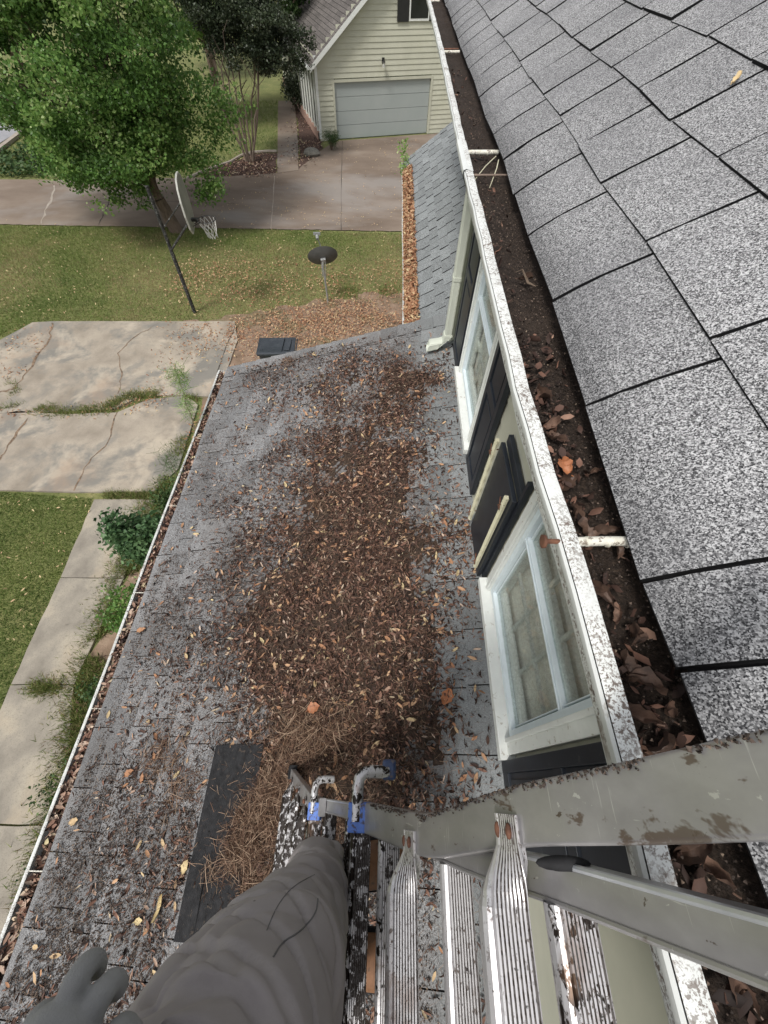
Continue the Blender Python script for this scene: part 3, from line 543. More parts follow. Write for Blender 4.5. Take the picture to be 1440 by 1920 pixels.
# low roof under the ladder
ang1 = math.atan(.3); cA, sA = math.cos(ang1), math.sin(ang1); XE = -2.10
def lsurf(u, y, h): 
    sag = .004 * math.sin(y * 1.7 + u * 2) + .003 * math.sin(y * 4.1); x = XE + u * cA; return (x - h * sA, y, RZ(x) + h * cA + sag - .004)
nL = int((.72 - XE) / cA / .18) + 1
tabs('lower_roof', lsurf, 0, nL, (.712 - XE) / cA / nL, -3.1, 4.52, .36, .008, M['low_shingle'], house, gap=.007, jit=.008)
mb = MB(); mb.box((-2.08, -3.1, -3.66), (-2.05, 4.50, RZ(-2.08) - .03)); mb.add([(-2.08, 4.505, RZ(-2.08) - .03), (.7, 4.505, RZ(.7) - .03), (.7, 4.505, RZ(.7) - .18), (-2.08, 4.505, RZ(-2.08) - .18)], [(3, 2, 1, 0)])
mb.box((-2.05, -3.1, -3.66), (-1.85, 4.48, -3.63)); mb.build('lower_fascia', M['trim'], house)
# ridge cap shingles along the far rake
mb = MB(); x = -2.08
while x < .66:
    x2 = x + .2; t = rnd.random(); zz = .010
    a = [lsurf((x - XE) / cA, 4.33, .018), lsurf((x - XE) / cA, 4.54, .016), lsurf((x2 - XE) / cA, 4.54, .006), lsurf((x2 - XE) / cA, 4.33, .006)]
    mb.add(a, [(0, 1, 2, 3)], t); mb.add([a[0], a[1], (a[1][0], a[1][1], a[1][2] - .016), (a[0][0], a[0][1], a[0][2] - .018)], [(0, 3, 2, 1)], t, rim=1)
    mb.add([a[1], a[2], (a[2][0], 4.54, a[2][2] - .03), (a[1][0], 4.54, a[1][2] - .03)], [(0, 1, 2, 3)], t, rim=.6)
    mb.add([a[0], a[3], (a[3][0], 4.33, a[3][2] - .008), (a[0][0], 4.33, a[0][2] - .018)], [(0, 1, 2, 3)], t, rim=1); x = x2
mb.build('rake_cap', M['low_shingle'], house)
# steeper low roof beyond
XF = .235; angF = math.atan(.7); cF, sF = math.cos(angF), math.sin(angF)
def fsurf(u, y, h): x = XF + u * cF; return (x - h * sF, y, FZ(x) + h * cF)
tabs('far_roof', fsurf, 0, 13, .135, 3.9, 10.5, .30, .012, M['far_shingle'], house, gap=.020, jit=.006)
mb = MB(); mb.box((.27, 3.9, FZ(.27) - .2), (.30, 10.45, FZ(.27) - .03)); mb.add([(.27, 10.5, FZ(.27) - .03), (1.6, 10.5, FZ(1.6) - .03), (1.6, 10.5, FZ(1.6) - .2), (.27, 10.5, FZ(.27) - .2)], [(0, 1, 2, 3)]); mb.build('far_fascia', M['trim'], house)
# gutters -------------------------------------------------
mb = MB(); ys = np.arange(-3.1, 8.31, .12)
def gsec(y, prof): dx = float(lipx(y)) - .33; wob = .0015 * math.sin(y * 23) ; return [(x + dx + wob, y, z + .002 * math.sin(y * 9)) for x, z in prof]
prof_face = [(.304, -.600), (.300, -.604), (.300, -.615), (.306, -.628), (.316, -.648), (.330, -.672), (.343, -.69), (.346, -.725), (.442, -.725), (.442, -.71)]
prof_lip = [(.336, -.606), (.333, -.598), (.318, -.5955), (.3045, -.5975)]
mb.loft([gsec(y, prof_lip) for y in ys], closed=False, m=0); mb.loft([gsec(y, prof_face) for y in ys], closed=False, m=1)
mb.loft([gsec(y, [(.334, -.607), (.322, -.64), (.33, -.69)]) for y in ys], closed=False, m=0)
ug = mb.build('gutter', [M['gutter_white'], M['gutter_face']], house, smooth=True)
ug['label'] = 'upper gutter packed with black muck'
mb = MB(); lap = 2.24; mb.loft([[(x * 1.0 + float(lipx(y)) - .33 - .004, y, z + .003) for x, z in [(.34, -.602), (.31, -.596), (.300, -.601), (.298, -.616), (.314, -.648), (.338, -.69)]] for y in (2.05, 2.42)], closed=False); mb.build('joint_sleeve', M['gutter_face'], ug, smooth=True)
for (y, r, mm) in ((.355, .0085, 'ferrule'), (2.295, .0085, 'ferrule'), (2.03, .0040, 'bark_pale'), (4.40, .008, 'ferrule'), (4.50, .005, 'rust'), (7.05, .009, 'ferrule'), (-.75, .0085, 'ferrule')):
    lx = float(lipx(y)); mb = MB(); mb.tube([(lx - .005, y, -.607), (lx + .05, y + .003, -.606), (.46, y + .004, -.604)], [r, r * 1.02, r], 12)
    for k in range(3): xx = lx + .02 + k * .035; mb.tube([(xx, y + .0015, -.6066), (xx + .004, y + .0015, -.6066)], r * 1.1, 12)
    h = mb.build('hanger', M[mm], ug, smooth=True)
mb = MB(); mb.tube([(.322, .355, -.606), (.272, .353, -.604)], .0045, 8); mb.tube([(.278, .353, -.604), (.273, .353, -.604), (.272, .353, -.604)], [.0115, .012, .008], 14); mb.build('spike_head', M['rust'], ug, smooth=True)
# muck in the upper gutter
def muck(y): return 0
nyg, nxg = 520, 16; V = []; 
for i in range(nyg):
    y = -3.0 + 11.2 * (i / (nyg - 1)) ; 
    for j in range(nxg):
        a = float(lipx(y)) - .004; b = float(edgex(y)) + .09; x = a + (b - a) * j / (nxg - 1)
        h = mn.noise(Vector((x * 14, y * 5, 0))) * .010 + mn.noise(Vector((x * 45, y * 40, 3))) * .006 + mn.noise(Vector((x * 110, y * 110, 5))) * .003
        V.append((x, y, -.640 + h - .012 * math.sin((j / (nxg - 1)) * math.pi) * (1 if y < 2 else .4) + (0.008 if y > 2 else 0)))
mb = MB(); mb.add(V, [(i * nxg + j, i * nxg + j + 1, (i + 1) * nxg + j + 1, (i + 1) * nxg + j) for i in range(nyg - 1) for j in range(nxg - 1)])
tag(mb.build('gutter_muck', M['soil'], smooth=True), 'black rotted muck lying along the upper gutter', 'debris', kind='stuff')
N = 7000; yy = rs.uniform(-1, 3.5, N) ; xx = rs.uniform(.335, .455, N); P = np.stack([xx, yy, np.full(N, -.638) + rs.uniform(-.006, .008, N)], -1)
tag(scatter('gutter_grit', CRUMB_T, CRUMB_F, P, rotz_tilt(N, .5), rs.uniform(.0015, .0055, N), rs.uniform(0, 1, N) ** 2.0, M['crumb']), 'fine dark grit and bark crumbs along the upper gutter', 'debris', kind='stuff')
# eave gutters with leaves
def kgutter(name, xl, z, y0, y1, wd, label, dh=.10):
    mb = MB(); pr = [(xl + .012, z - .004), (xl + .006, z), (xl - .008, z), (xl - .012, z - .01), (xl - .004, z - .04), (xl + .02, z - .075), (xl + .02, z - dh), (xl + wd, z - dh), (xl + wd, z - .01)]
    yv = np.linspace(y0, y1, 40); mb.loft([[(x + .004 * math.sin(y * 2.3), y, zz) for x, zz in pr] for y in yv], closed=False)
    mb.add([(x, y1, zz) for x, zz in pr[2:]], [tuple(range(7))]); o = mb.build(name, M['gutter_white'], house, smooth=True); o['label'] = label
    hb = y0 + .6
    while hb < y1 - .1: MB().tube([(xl, hb, z - .006), (xl + wd, hb, z - .004)], .004, 6).build('hanger', M['ferrule'], o); hb += .95
    return o
kgutter('gutter', -2.213, -3.505, -3.0, 4.53, .15, 'low eave gutter full of brown leaves')
kgutter('gutter', .196, -2.965, 4.58, 10.48, .10, 'far eave gutter heaped with tan leaves')
def strip_leaves(name, xa, xb, z, y0, y1, N, s0, s1, label, m, pile=.02, tp=1.0):
    x = rs.uniform(xa, xb, N); y = rs.uniform(y0, y1, N); x = xa + (xb - xa) * np.clip((x - xa) / (xb - xa), 0, 1) ** (1.6 if xb - xa > .15 else 1); P = np.stack([x, y, np.maximum(z, FZ(x) + .012 if xb - xa > .15 else z) + rs.uniform(-.012, pile, N)], -1)
    return tag(scatter(name, LEAF_T, LEAF_F, P, rotz_tilt(N, .55), rs.uniform(s0, s1, N), rs.uniform(0, 1, N) ** tp, m), label, 'leaves', kind='stuff')
strip_leaves('leaf_litter', -2.195, -2.09, -3.53, -3, 4.5, 3400, .03, .08, 'brown oak leaves choking the low eave gutter', M['leaf'], .02, 1.0)
strip_leaves('leaf_litter', .215, .37, -2.945, 4.55, 9.9, 6500, .035, .085, 'tan leaves heaped in the far eave gutter', M['leaf_tan'], .045, .9)
# muck floor of the eave gutters
tag(MB().box((-2.19, -3, -3.57), (-2.07, 4.5, -3.55)).build('gutter_muck', M['pile']), 'dark rotted soil bedded in the low eave gutter', 'debris', kind='stuff')
# downspout with elbow
mb = MB(); dsx, dsy = .622, 3.90
def rect(c, ax, ay, w_, d_):
    c, ax, ay = map(Vector, (c, ax, ay)); pts = []
    for k in range(24):
        a = 2 * math.pi * k / 24; cc, ss = math.cos(a), math.sin(a); e = .25; px_ = math.copysign(abs(cc) ** e, cc); py_ = math.copysign(abs(ss) ** e, ss); f = 1 + (.05 if k % 2 else 0)
        pts.append(tuple(c + ax * px_ * w_ * f + ay * py_ * d_ * f))
    return pts
rings = [rect((dsx, dsy, z), (1, 0, 0), (0, 1, 0), .034, .045) for z in (-.75, -1.2, -1.9, -1.905)] + [rect((dsx, dsy, z), (1, 0, 0), (0, 1, 0), .038, .049) for z in (-1.906, -1.94)] + [rect((dsx, dsy, z), (1, 0, 0), (0, 1, 0), .034, .045) for z in (-1.941, -2.48)]
for k in range(9):
    a = R(75) * k / 8; c = Vector((dsx - .13 * (1 - math.cos(a)), dsy, -2.48 - .13 * math.sin(a))); f = 1.06 if k % 2 else .97
    rings.append(rect(c, (math.cos(a), 0, math.sin(a)), (0, 1, 0), .043 * f, .052 * f))
a = R(75); e = Vector(rings and (dsx - .13 * (1 - math.cos(a)), dsy, -2.48 - .13 * math.sin(a)))
d = Vector((-math.sin(a), 0, -math.cos(a))); rings.append(rect(e + d * .10, (math.cos(a), 0, math.sin(a)), (0, 1, 0), .046, .055)); 
mb.loft(rings, True, False); mb.build('downspout', M['downspout'], house, smooth=True)
# ================================================================ LITTER ON THE LOW ROOF
dense = [(570, 700), (640, 680), (760, 680), (850, 725), (805, 770), (800, 800), (785, 890), (830, 940), (838, 1000), (808, 1120), (815, 1400), (840, 1520), (700, 1560), (560, 1900), (420, 1800), (395, 1720), (400, 1560), (470, 1480), (480, 1380), (520, 1290), (450, 1180), (520, 1000), (560, 880), (610, 820), (590, 740)]
core = [(640, 700), (760, 700), (770, 790), (740, 900), (800, 960), (790, 1100), (800, 1480), (540, 1500), (540, 1330), (500, 1180), (570, 1000), (620, 900), (650, 800)]
medium = [(480, 690), (640, 650), (830, 680), (850, 760), (815, 850), (850, 1000), (860, 1300), (870, 1920), (250, 1920), (200, 1700), (240, 1400), (330, 1150), (430, 950), (500, 820)]
light = [(420, 700), (560, 650), (860, 640), (900, 1000), (960, 1920), (-300, 2600), (60, 1600), (300, 1050)]
def dens(P, jit=18):
    px, py = proj(P); w1 = vnoise(P, 2.2, 17) * 55; w2 = vnoise(P, 6, 27) * 28; px = px + w1 + w2; py = py + w2; n = len(px); jx, jy = rs.normal(0, jit, n), rs.normal(0, jit, n); behind = P[:, 1] < -.95
    d = .03 + .10 * inpoly(px + jx, py + jy, light) + .24 * inpoly(px + jx * 3, py + jy, medium) + .25 * inpoly(px + jx * 2.8, py + jy, dense) * np.clip((py - 600) / 300, .75, 1) + .40 * inpoly(px + jx * 3.2, py + jy * 2, core) * np.clip((py - 660) / 330, .2, 1) + .3 * inpoly(px + jx * .5, py + jy * .5, [(700, 690), (820, 692), (815, 712), (840, 735), (780, 735), (700, 712)])
    return np.where(behind, .3, d)
MX0, MX1, MY0, MY1 = -2.05, .66, -1.6, 4.42
nx, ny = 110, 240
gx, gy = np.meshgrid(np.linspace(MX0, MX1, nx), np.linspace(MY0, MY1, ny)); gp = np.stack([gx.ravel(), gy.ravel(), RZ(gx.ravel())], -1)
D = np.mean([dens(gp, 22) for _ in range(10)], 0)
nzv = vnoise(gp, 3.1) * .5 + vnoise(gp, 9, 4) * .3 + vnoise(gp, 26, 9) * .25
Hm = (np.clip(D - .42, 0, 1)) * .060 + nzv * .030 * D - .012
Hm = np.where(D < .52 + .5 * nzv, -.05, Hm)
Hg = Hm.reshape(ny, nx)
def mound(x, y):
    fx = np.clip((x - MX0) / (MX1 - MX0) * (nx - 1), 0, nx - 1.01); fy = np.clip((y - MY0) / (MY1 - MY0) * (ny - 1), 0, ny - 1.01); i = fx.astype(int); j = fy.astype(int)
    return np.maximum(Hg[j, i], 0)
mb = MB(); mb.v = [(a, b, c + .006 + h) for (a, b, c), h in zip(gp, Hm)]
for j in range(ny - 1):
    for i in range(nx - 1):
        k = j * nx + i
        if max(Hm[k], Hm[k + 1], Hm[k + nx], Hm[k + nx + 1]) > -.010: mb.f.append([k, k + 1, k + nx + 1, k + nx]); mb.t.append(.5); mb.m.append(0); mb.rim.append(0)
tag(mb.build('leaf_mould', M['pile'], smooth=True), 'dark damp leaf mould matted across the middle of the low roof', 'debris', kind='stuff')
nrmL = (-sA * -1 * -1, 0, cA)
MATB = (-1.08, -.70, -.74, .21)
def onroof(N, power, jit=18, lo=0.0, matkeep=.12, patch=0):
    out = []; got = 0
    while got < N:
        n = int(N * 2.2); x = rs.uniform(-2.07, .68, n); y = rs.uniform(-1.5, 4.45, n); P = np.stack([x, y, RZ(x)], -1); d = dens(P, jit)
        pr = np.clip(d ** power + lo, 0, 1) * np.where((P[:, 0] > .30 + .05 * vnoise(P, 3, 2)) & (power < .9), .22, 1)
        if patch: pr = pr * np.clip(.5 + patch * vnoise(P, 2.6, 31), 0.02, 1)
        k = rs.uniform(0, 1, n) < pr
        k &= ~((x > MATB[0]) & (x < MATB[1] - .02) & (y > MATB[2]) & (y < MATB[3]) & (rs.uniform(0, 1, n) > matkeep + .5 * (x > -.83) * (y > -.6)))
        out.append(P[k]); got += k.sum()
    P = np.concatenate(out)[:N]; P[:, 2] += .008 + mound(P[:, 0], P[:, 1]); return P
N = 38000; P = onroof(N, 1.8, patch=.6); P[:, 2] += rs.uniform(0, .014, N)
LS = .015 + .052 * rs.beta(1.4, 2.8, N)
tag(scatter('leaf_litter', LEAF_T, LEAF_F, P, rotz_tilt(N, .55, nrmL), LS[:, None] * np.stack([np.ones(N), rs.uniform(.5, 1.1, N), rs.uniform(.8, 2.4, N)], -1), np.choose(rs.choice(3, N, p=[.50, .43, .07]), [rs.beta(1.2, 3.2, N) * .6, rs.uniform(.3, .66, N), rs.uniform(.72, .98, N)]), M['leaf']), 'small dead brown leaves heaped down the middle of the low roof', 'leaves', kind='stuff')
N = 900; P = onroof(N, 1.0); P[:, 2] += rs.uniform(.004, .014, N)
tag(scatter('leaf_litter', LEAF_T, LEAF_F, P, rotz_tilt(N, .4, nrmL), rs.uniform(.03, .07, N), rs.uniform(.35, 1, N), M['leaf_tan']), 'larger tan and rust coloured leaves dotted over the low roof', 'leaves', kind='stuff')
N = 110000; P = onroof(N, .55, 40, patch=.9); P[:, 2] -= .003
tag(scatter('bark_crumbs', CRUMB_T, CRUMB_F, P, rotz_tilt(N, .5, nrmL), rs.uniform(.003, .010, N), rs.uniform(0, 1, N) ** 1.1, M['crumb']), 'dark mould crumbs peppering the low roof shingles', 'debris', kind='stuff')
def lowleft(P):
    px, py = proj(P); return np.clip((py - 900) / 700, .05, 1) * np.clip((900 - px) / 500, 0, 1) * inpoly(px, py, [(300, 1050), (860, 900), (880, 1920), (-400, 2600), (60, 1600)])
x = rs.uniform(-2.05, .3, 260000); y = rs.uniform(-1.4, 2.6, 260000); P = np.stack([x, y, RZ(x)], -1); k = rs.uniform(0, 1, len(P)) < lowleft(P) * np.clip(.42 + .5 * vnoise(P, 7, 3) + .9 * vnoise(P, 31, 9), 0, 1) * (1 - .93 * ((x > MATB[0]) & (x < -.74) & (y > MATB[2]) & (y < MATB[3]))); P = P[k][:60000]; N = len(P); P[:, 2] += .006 + mound(P[:, 0], P[:, 1])
tag(scatter('bark_crumbs', CRUMB_T, CRUMB_F, P, rotz_tilt(N, .6, nrmL), rs.uniform(.003, .0115, N), rs.uniform(0, 1, N) ** 1.2, M['crumb']), 'clotted dark mould crumbs thickest beside the person on the low roof', 'debris', kind='stuff')
N = 26000; P = onroof(N, 1.5); P[:, 2] += rs.uniform(.004, .020, N)
tag(scatter('pine_needles', NEED_T, NEED_F, P, rotz_tilt(N, .25, nrmL), rs.uniform(.03, .09, N), rs.uniform(0, 1, N) ** 1.8, M['needle']), 'fine brown pine needles mixed through the leaves on the low roof', 'needles', kind='stuff')
# straw clumps: pine needles heaped beside the mat and above the ladder foot
cl = []
for (px, py, r_, n_) in ((560, 1385, .22, 1300), (640, 1380, .2, 400), (480, 1540, .17, 1700), (450, 1600, .13, 900), (520, 1480, .15, 900), (640, 1560, .16, 400), (310, 1420, .14, 260), (340, 1480, .1, 160), (600, 950, .07, 90), (540, 680, .08, 90), (480, 1680, .12, 400), (400, 1640, .1, 120)):
    r = ray(px, py); 
    # intersection with the low roof
    nn = np.array([-.3, 0, 1.0]); t = (-2.635 - .3 * .72) / (nn @ r); c = r * t; q = rs.normal(0, r_ * .6, (n_, 2)); z = RZ(c[0] + q[:, 0]); dd = np.exp(-(q ** 2).sum(1) / (r_ * .7) ** 2)
    cl.append(np.stack([c[0] + q[:, 0], c[1] + q[:, 1], z + .016 + mound(c[0] + q[:, 0], c[1] + q[:, 1]) + rs.uniform(0, 1, n_) * .05 * dd], -1))
P = np.concatenate(cl); N = len(P)
tag(scatter('pine_straw', NEED_T, NEED_F, P, rotz_tilt(N, .35, nrmL), rs.uniform(.05, .15, N), np.clip(rs.normal(.5, .33, N), 0, 1), M['needle']), 'light brown pine straw clumped beside the black mat and ladder foot', 'straw', kind='stuff')
# ---- single leaves one can point at
def leaf_thing(name, c, L, ang, mm, label, cat='leaf', group=None, curl=.5, wd=.5, normal=(0, 0, 1), t=.5, seed=0):
    r_ = random.Random(seed); n = 11; V = []; F = []
    Q = Vector((0, 0, 1)).rotation_difference(Vector(normal).normalized()).to_matrix() @ Matrix.Rotation(ang, 3, 'Z'); tw = r_.uniform(-.6, .6)
    for th in (0, 1):
        for i in range(n):
            f = i / (n - 1); ww = wd * L * .5 * math.sin(math.pi * min(1, f * .94 + .03)) ** .8 * (1 + .16 * math.sin(f * 19 + seed)); x = (f - .5) * L
            for j in range(-2, 3):
                y = ww * j / 2; a = tw * (f - .5); z = curl * L * .16 * (j / 2) ** 2 + curl * L * .10 * math.sin(f * 5 + seed) * (1 + .3 * j) + .002 * math.sin(j * 5 + i * 2); V.append(tuple(Vector(c) + Q @ Vector((x, y * math.cos(a) - z * math.sin(a), y * math.sin(a) + z + .004 - th * .0006))))
    m5 = n * 5
    for i in range(n - 1):
        for j in range(4): k = i * 5 + j; F.append((k, k + 1, k + 6, k + 5)); F.append((k + m5, k + 5 + m5, k + 6 + m5, k + 1 + m5))
    mb = MB(); mb.add(V, F, t); p0 = Q @ Vector((L * .5, 0, .004)) + Vector(c); mb.tube([tuple(p0 - Q @ Vector((L, 0, 0))), tuple(p0 - Q @ Vector((L * 1.18, L * .05, -.003)))], .0012, 5, t)
    o = mb.build(name, mm, smooth=True); return tag(o, label, cat, group)
gl = [(1022, 745, .062, 1.9, .7), (1030, 800, .05, .4, .6), (1040, 825, .045, 2.3, .5), (1062, 905, .052, .8, .8), (1120, 885, .035, .2, .4), (1075, 960, .05, 2.5, .6), (1140, 1000, .055, .1, .5), (1095, 1000, .05, 2.8, .6),
      (1130, 1115, .062, 2.0, .6), (1160, 1160, .04, 1.0, .5), (1185, 1200, .055, .9, .7), (1175, 1250, .05, 2.2, .5), (1210, 1290, .06, -.5, .5), (1195, 1340, .055, 2.6, .5), (1225, 1390, .055, .6, .6), (1215, 1420, .05, 2.4, .6), (1150, 1030, .045, 1.8, .5), (1255, 1340, .04, 1.2, .5),
      (1300, 1590, .06, .4, .6), (1290, 1720, .05, 1.3, .5), (1380, 1830, .06, 2.0, .5), (1340, 1640, .045, 2.0, .5), (985, 525, .05, -.4, .5), (1120, 780, .03, .3, .4), (1150, 920, .035, 1.0, .3)]
for i, (px, py, L, a, wd) in enumerate(gl):
    c = atz(px, py, -.630); leaf_thing('dead_leaf', c, L * .86, a, M['bigleaf'], 'curled brown dead leaf lying on the black muck of the upper gutter', group='dead leaves in the upper gutter', curl=1.7, wd=wd * .75, t=rnd.random(), seed=i * 3 + 1, normal=(rnd.uniform(-.9, .5), rnd.uniform(-.7, .7), 1))
leaf_thing('dead_leaf', atz(1062, 878, -.618), .045, 1.7, M['orangeleaf'], 'bright orange leaf standing up in the upper gutter', curl=1.3, wd=.55, seed=5, normal=(-.5, .1, 1))
leaf_thing('dead_leaf', atz(1153, 912, -.60), .028, 1.4, M['orangeleaf'], 'small orange leaf tucked at the edge of the upper roof shingles', curl=.6, wd=.45, seed=8, normal=(-.3, .1, 1))
leaf_thing('dead_leaf', (.945, 1.646, -.262), .045, .7, M['leaf_tan'], 'lone pale tan leaf lying on the upper roof shingles', curl=.6, wd=.4, seed=3, normal=(-.5, 0, .87), t=.95)
def roofpt(px, py, h=.02):
    r = ray(px, py); nn = np.array([-.3, 0, 1.0]); t = (-2.635 - .3 * .72) / (nn @ r); c = r * t; return (c[0], c[1], c[2] + h)
leaf_thing('dead_leaf', roofpt(838, 1308), .10, 1.2, M['orangeleaf'], 'crumpled rust orange leaf on the clean strip of the low roof', curl=.9, wd=.75, seed=2, normal=nrmL)
leaf_thing('dead_leaf', roofpt(590, 1330, .05), .085, .3, M['orangeleaf'], 'broad orange leaf lying in the middle of the leaf heap', curl=.7, wd=.8, seed=12, normal=nrmL)
leaf_thing('dead_leaf', roofpt(268, 1183), .075, .3, M['leaf_tan'], 'light tan leaf alone near the low eave beside the shrub', curl=.7, wd=.55, seed=13, normal=nrmL, t=.55)
leaf_thing('dead_leaf', roofpt(143, 2020 - 480), .06, .3, M['leaf_tan'], 'small pale leaf on the low roof near the eave gutter', curl=.7, wd=.7, seed=14, normal=nrmL, t=.9)
leaf_thing('dead_leaf', roofpt(302, 1700), .12, 1.5, M['leaf_tan'], 'long yellow leaf lying between the eave and the black mat', curl=.8, wd=.25, seed=15, normal=nrmL, t=1)
leaf_thing('dead_leaf', roofpt(264, 1725), .055, .2, M['leaf_tan'], 'short yellow leaf above the gloved hand', curl=.6, wd=.6, seed=16, normal=nrmL, t=1)
leaf_thing('dead_leaf', roofpt(350, 1625), .07, 1.3, M['leaf_tan'], 'broad cream leaf next to the long edge of the black mat', curl=.6, wd=.6, seed=17, normal=nrmL, t=.98)
leaf_thing('dead_leaf', roofpt(245, 1450), .07, .5, M['leaf_tan'], 'orange tan leaf on the bare left part of the low roof', curl=.6, wd=.6, seed=18, normal=nrmL, t=.4)
N = 600; yy = np.concatenate([rs.uniform(-.9, 1.0, 480), rs.uniform(1.0, 4, 120)]); xx = np.interp(yy, [-3, .03, .29, .48, .76, 1.1, 2.24, 4.3, 7.1, 9], [.335, .335, .333, .324, .314, .315, .319, .343, .358, .36]) + rs.beta(1.2, 2.6, N) * .13 + .004; P = np.stack([xx, yy, np.full(N, -.635) + rs.uniform(-.004, .014, N)], -1); LS = rs.uniform(.008, .034, N)
tag(scatter('leaf_litter', LEAF_T, LEAF_F, P, rotz_tilt(N, .6), LS[:, None] * np.stack([np.ones(N), rs.uniform(.6, 1.8, N), rs.uniform(1, 3, N)], -1), np.clip(rs.beta(1.2, 3, N) * .8, 0, 1), M['leaf']), 'torn dark leaf scraps bedded along the upper gutter', 'leaves', kind='stuff')
# twigs in the upper gutter
for (a, b, lab) in (((930, 293), (880, 350), 'thin pale twig crossing the upper gutter beside the second strap'), ((935, 300), (918, 352), 'short twig leaning under the longer one in the upper gutter')):
    A_, B_ = np.array(atz(*a, -.600)), np.array(atz(*b, -.622)); mdp = (A_ + B_) / 2 + [.01, .02, .01]
    tag(MB().tube([A_, mdp, B_], [.0022, .002, .0012], 6).build('twig', M['strip'], smooth=True), lab, 'twig')
A_, B_ = np.array(atz(968, 510, -.60)), np.array(atz(990, 530, -.625)); tag(MB().tube([A_, (A_ + B_) / 2 + [0, .02, .012], B_, B_ + [.02, -.02, 0]], [.001, .003, .004, .001], 6).build('twig', M['bark'], smooth=True), 'curled dark twig lying mid gutter before the second window', 'twig')
# black rubber mat
mb = MB(); n_ = 60
for i in range(n_):
    x = -1.06 + .335 * i / (n_ - 1)
for i in range(n_ - 1):
    xa, xb = -1.06 + .335 * i / (n_ - 1), -1.06 + .335 * (i + 1) / (n_ - 1); h0 = .026 + (.0018 if i % 2 else 0); h1 = .026 + (.0018 if (i + 1) % 2 else 0); L = 14
    va = [(xa + .05 * math.sin(k / L * 1.2) * 0, .20 - .92 * k / L + .03 * (xa + 1.06), RZ(xa) + h0 + .012 * math.exp(-(k - 11) ** 2 / 3) * (1 if xa < -.95 else .3)) for k in range(L + 1)]
    vb = [(xb, .20 - .92 * k / L + .03 * (xb + 1.06), RZ(xb) + h1 + .012 * math.exp(-(k - 11) ** 2 / 3) * (1 if xb < -.95 else .3)) for k in range(L + 1)]
    mb.add(va + vb, [(k, k + 1, k + L + 2, k + L + 1) for k in range(L)])
mb.box((-1.062, -.72, RZ(-1.062) + .006), (-1.058, .20, RZ(-1.06) + .026)); mb.add([(-1.06, .20, RZ(-1.06) + .006), (-.725, .21, RZ(-.725) + .006), (-.725, .21, RZ(-.725) + .028), (-1.06, .20, RZ(-1.06) + .028)], [(0, 1, 2, 3)])
tag(mb.build('rubber_mat', M['rubber']), 'ribbed black rubber mat lying on the low roof beside the ladder foot', 'mat')

# ================================================================ LADDER
lad = tag(empty('ladder', (-.52, -.28, -3.0)), 'muddy aluminium telescoping ladder standing on the low roof and leaning on the upper gutter', 'ladder')
LD = np.array([.2993, 0, .9542]); LN = np.array([-.9542, 0, .2993]); YMID = -.305
def cv(za):
    r = .490 / max(za, .02) - .336; return .4233 / (r + .3137) if za > 0 else za
def LP(za, y, off=0): return np.array([.4233 - .3137 * cv(za), y * (cv(za) / za if za > .05 else .9), -cv(za)]) + LN * off
def railsec(c, hy, hn, r=.005):
    pts = []
    for (sy, sn, a0) in ((1, 1, 0), (-1, 1, 90), (-1, -1, 180), (1, -1, 270)):
        for k in range(4):
            a = R(a0 + 30 * k); pts.append(tuple(np.array(c) + np.array([0, 1, 0]) * (sy * (hy - r) + r * math.cos(a)) + LN * (sn * (hn - r) + r * math.sin(a))))
    return pts
def railpath(pts, sub=5):
    out = []; P = [np.array(p, float) for p in pts]
    for i in range(len(P) - 1):
        for k in range(sub): t = k / sub; out.append(P[i] + (P[i + 1] - P[i]) * t)
    out.append(P[-1]); q = out[:]
    for _ in range(1): q = [q[0]] + [(q[i - 1] + q[i] * 2 + q[i + 1]) / 4 for i in range(1, len(q) - 1)] + [q[-1]]
    return q
def rail(pts, hy, hn, mm, mirror, name='rail', bead=0):
    path = railpath(pts); rings = []
    for za, y, off in path: rings.append(railsec(LP(za, (2 * YMID - y) if mirror else y, off), hy, hn))
    mb = MB().loft(rings)
    if bead:
        for sg in (1, -1): mb.tube([LP(za, (2 * YMID - y) if mirror else y, off) + LN * (hn - .001) + np.array([0, sg * (hy - .002), 0]) for za, y, off in path], bead, 8, m=1 if sg > 0 else 0)  # upper bead gets the painted highlight, lower bead the plain rail metal
    return mb.build(name, mm, lad, smooth=True)
pA = [(1.58, -.076, 0), (1.09, -.086, 0), (.78, -.032, 0), (.56, -.008, 0), (.40, .012, 0), (.1, .035, 0)]
pB = [(2.75, -.070, -.034), (2.1, -.073, -.034), (1.78, -.073, -.034), (.97, -.108, -.034), (.76, -.106, -.034), (.48, -.113, -.034), (.1, -.12, -.034)]
pC = [(2.10, -.078, 0), (2.28, -.070, 0), (2.42, -.045, 0), (2.98, .055, 0)]
yA = lambda z: float(np.interp(z, [p[0] for p in pA[::-1]], [p[1] for p in pA[::-1]]))
yB = lambda z: float(np.interp(z, [p[0] for p in pB[::-1]], [p[1] for p in pB[::-1]]))
yC = lambda z: float(np.interp(z, [p[0] for p in pC], [p[1] for p in pC]))
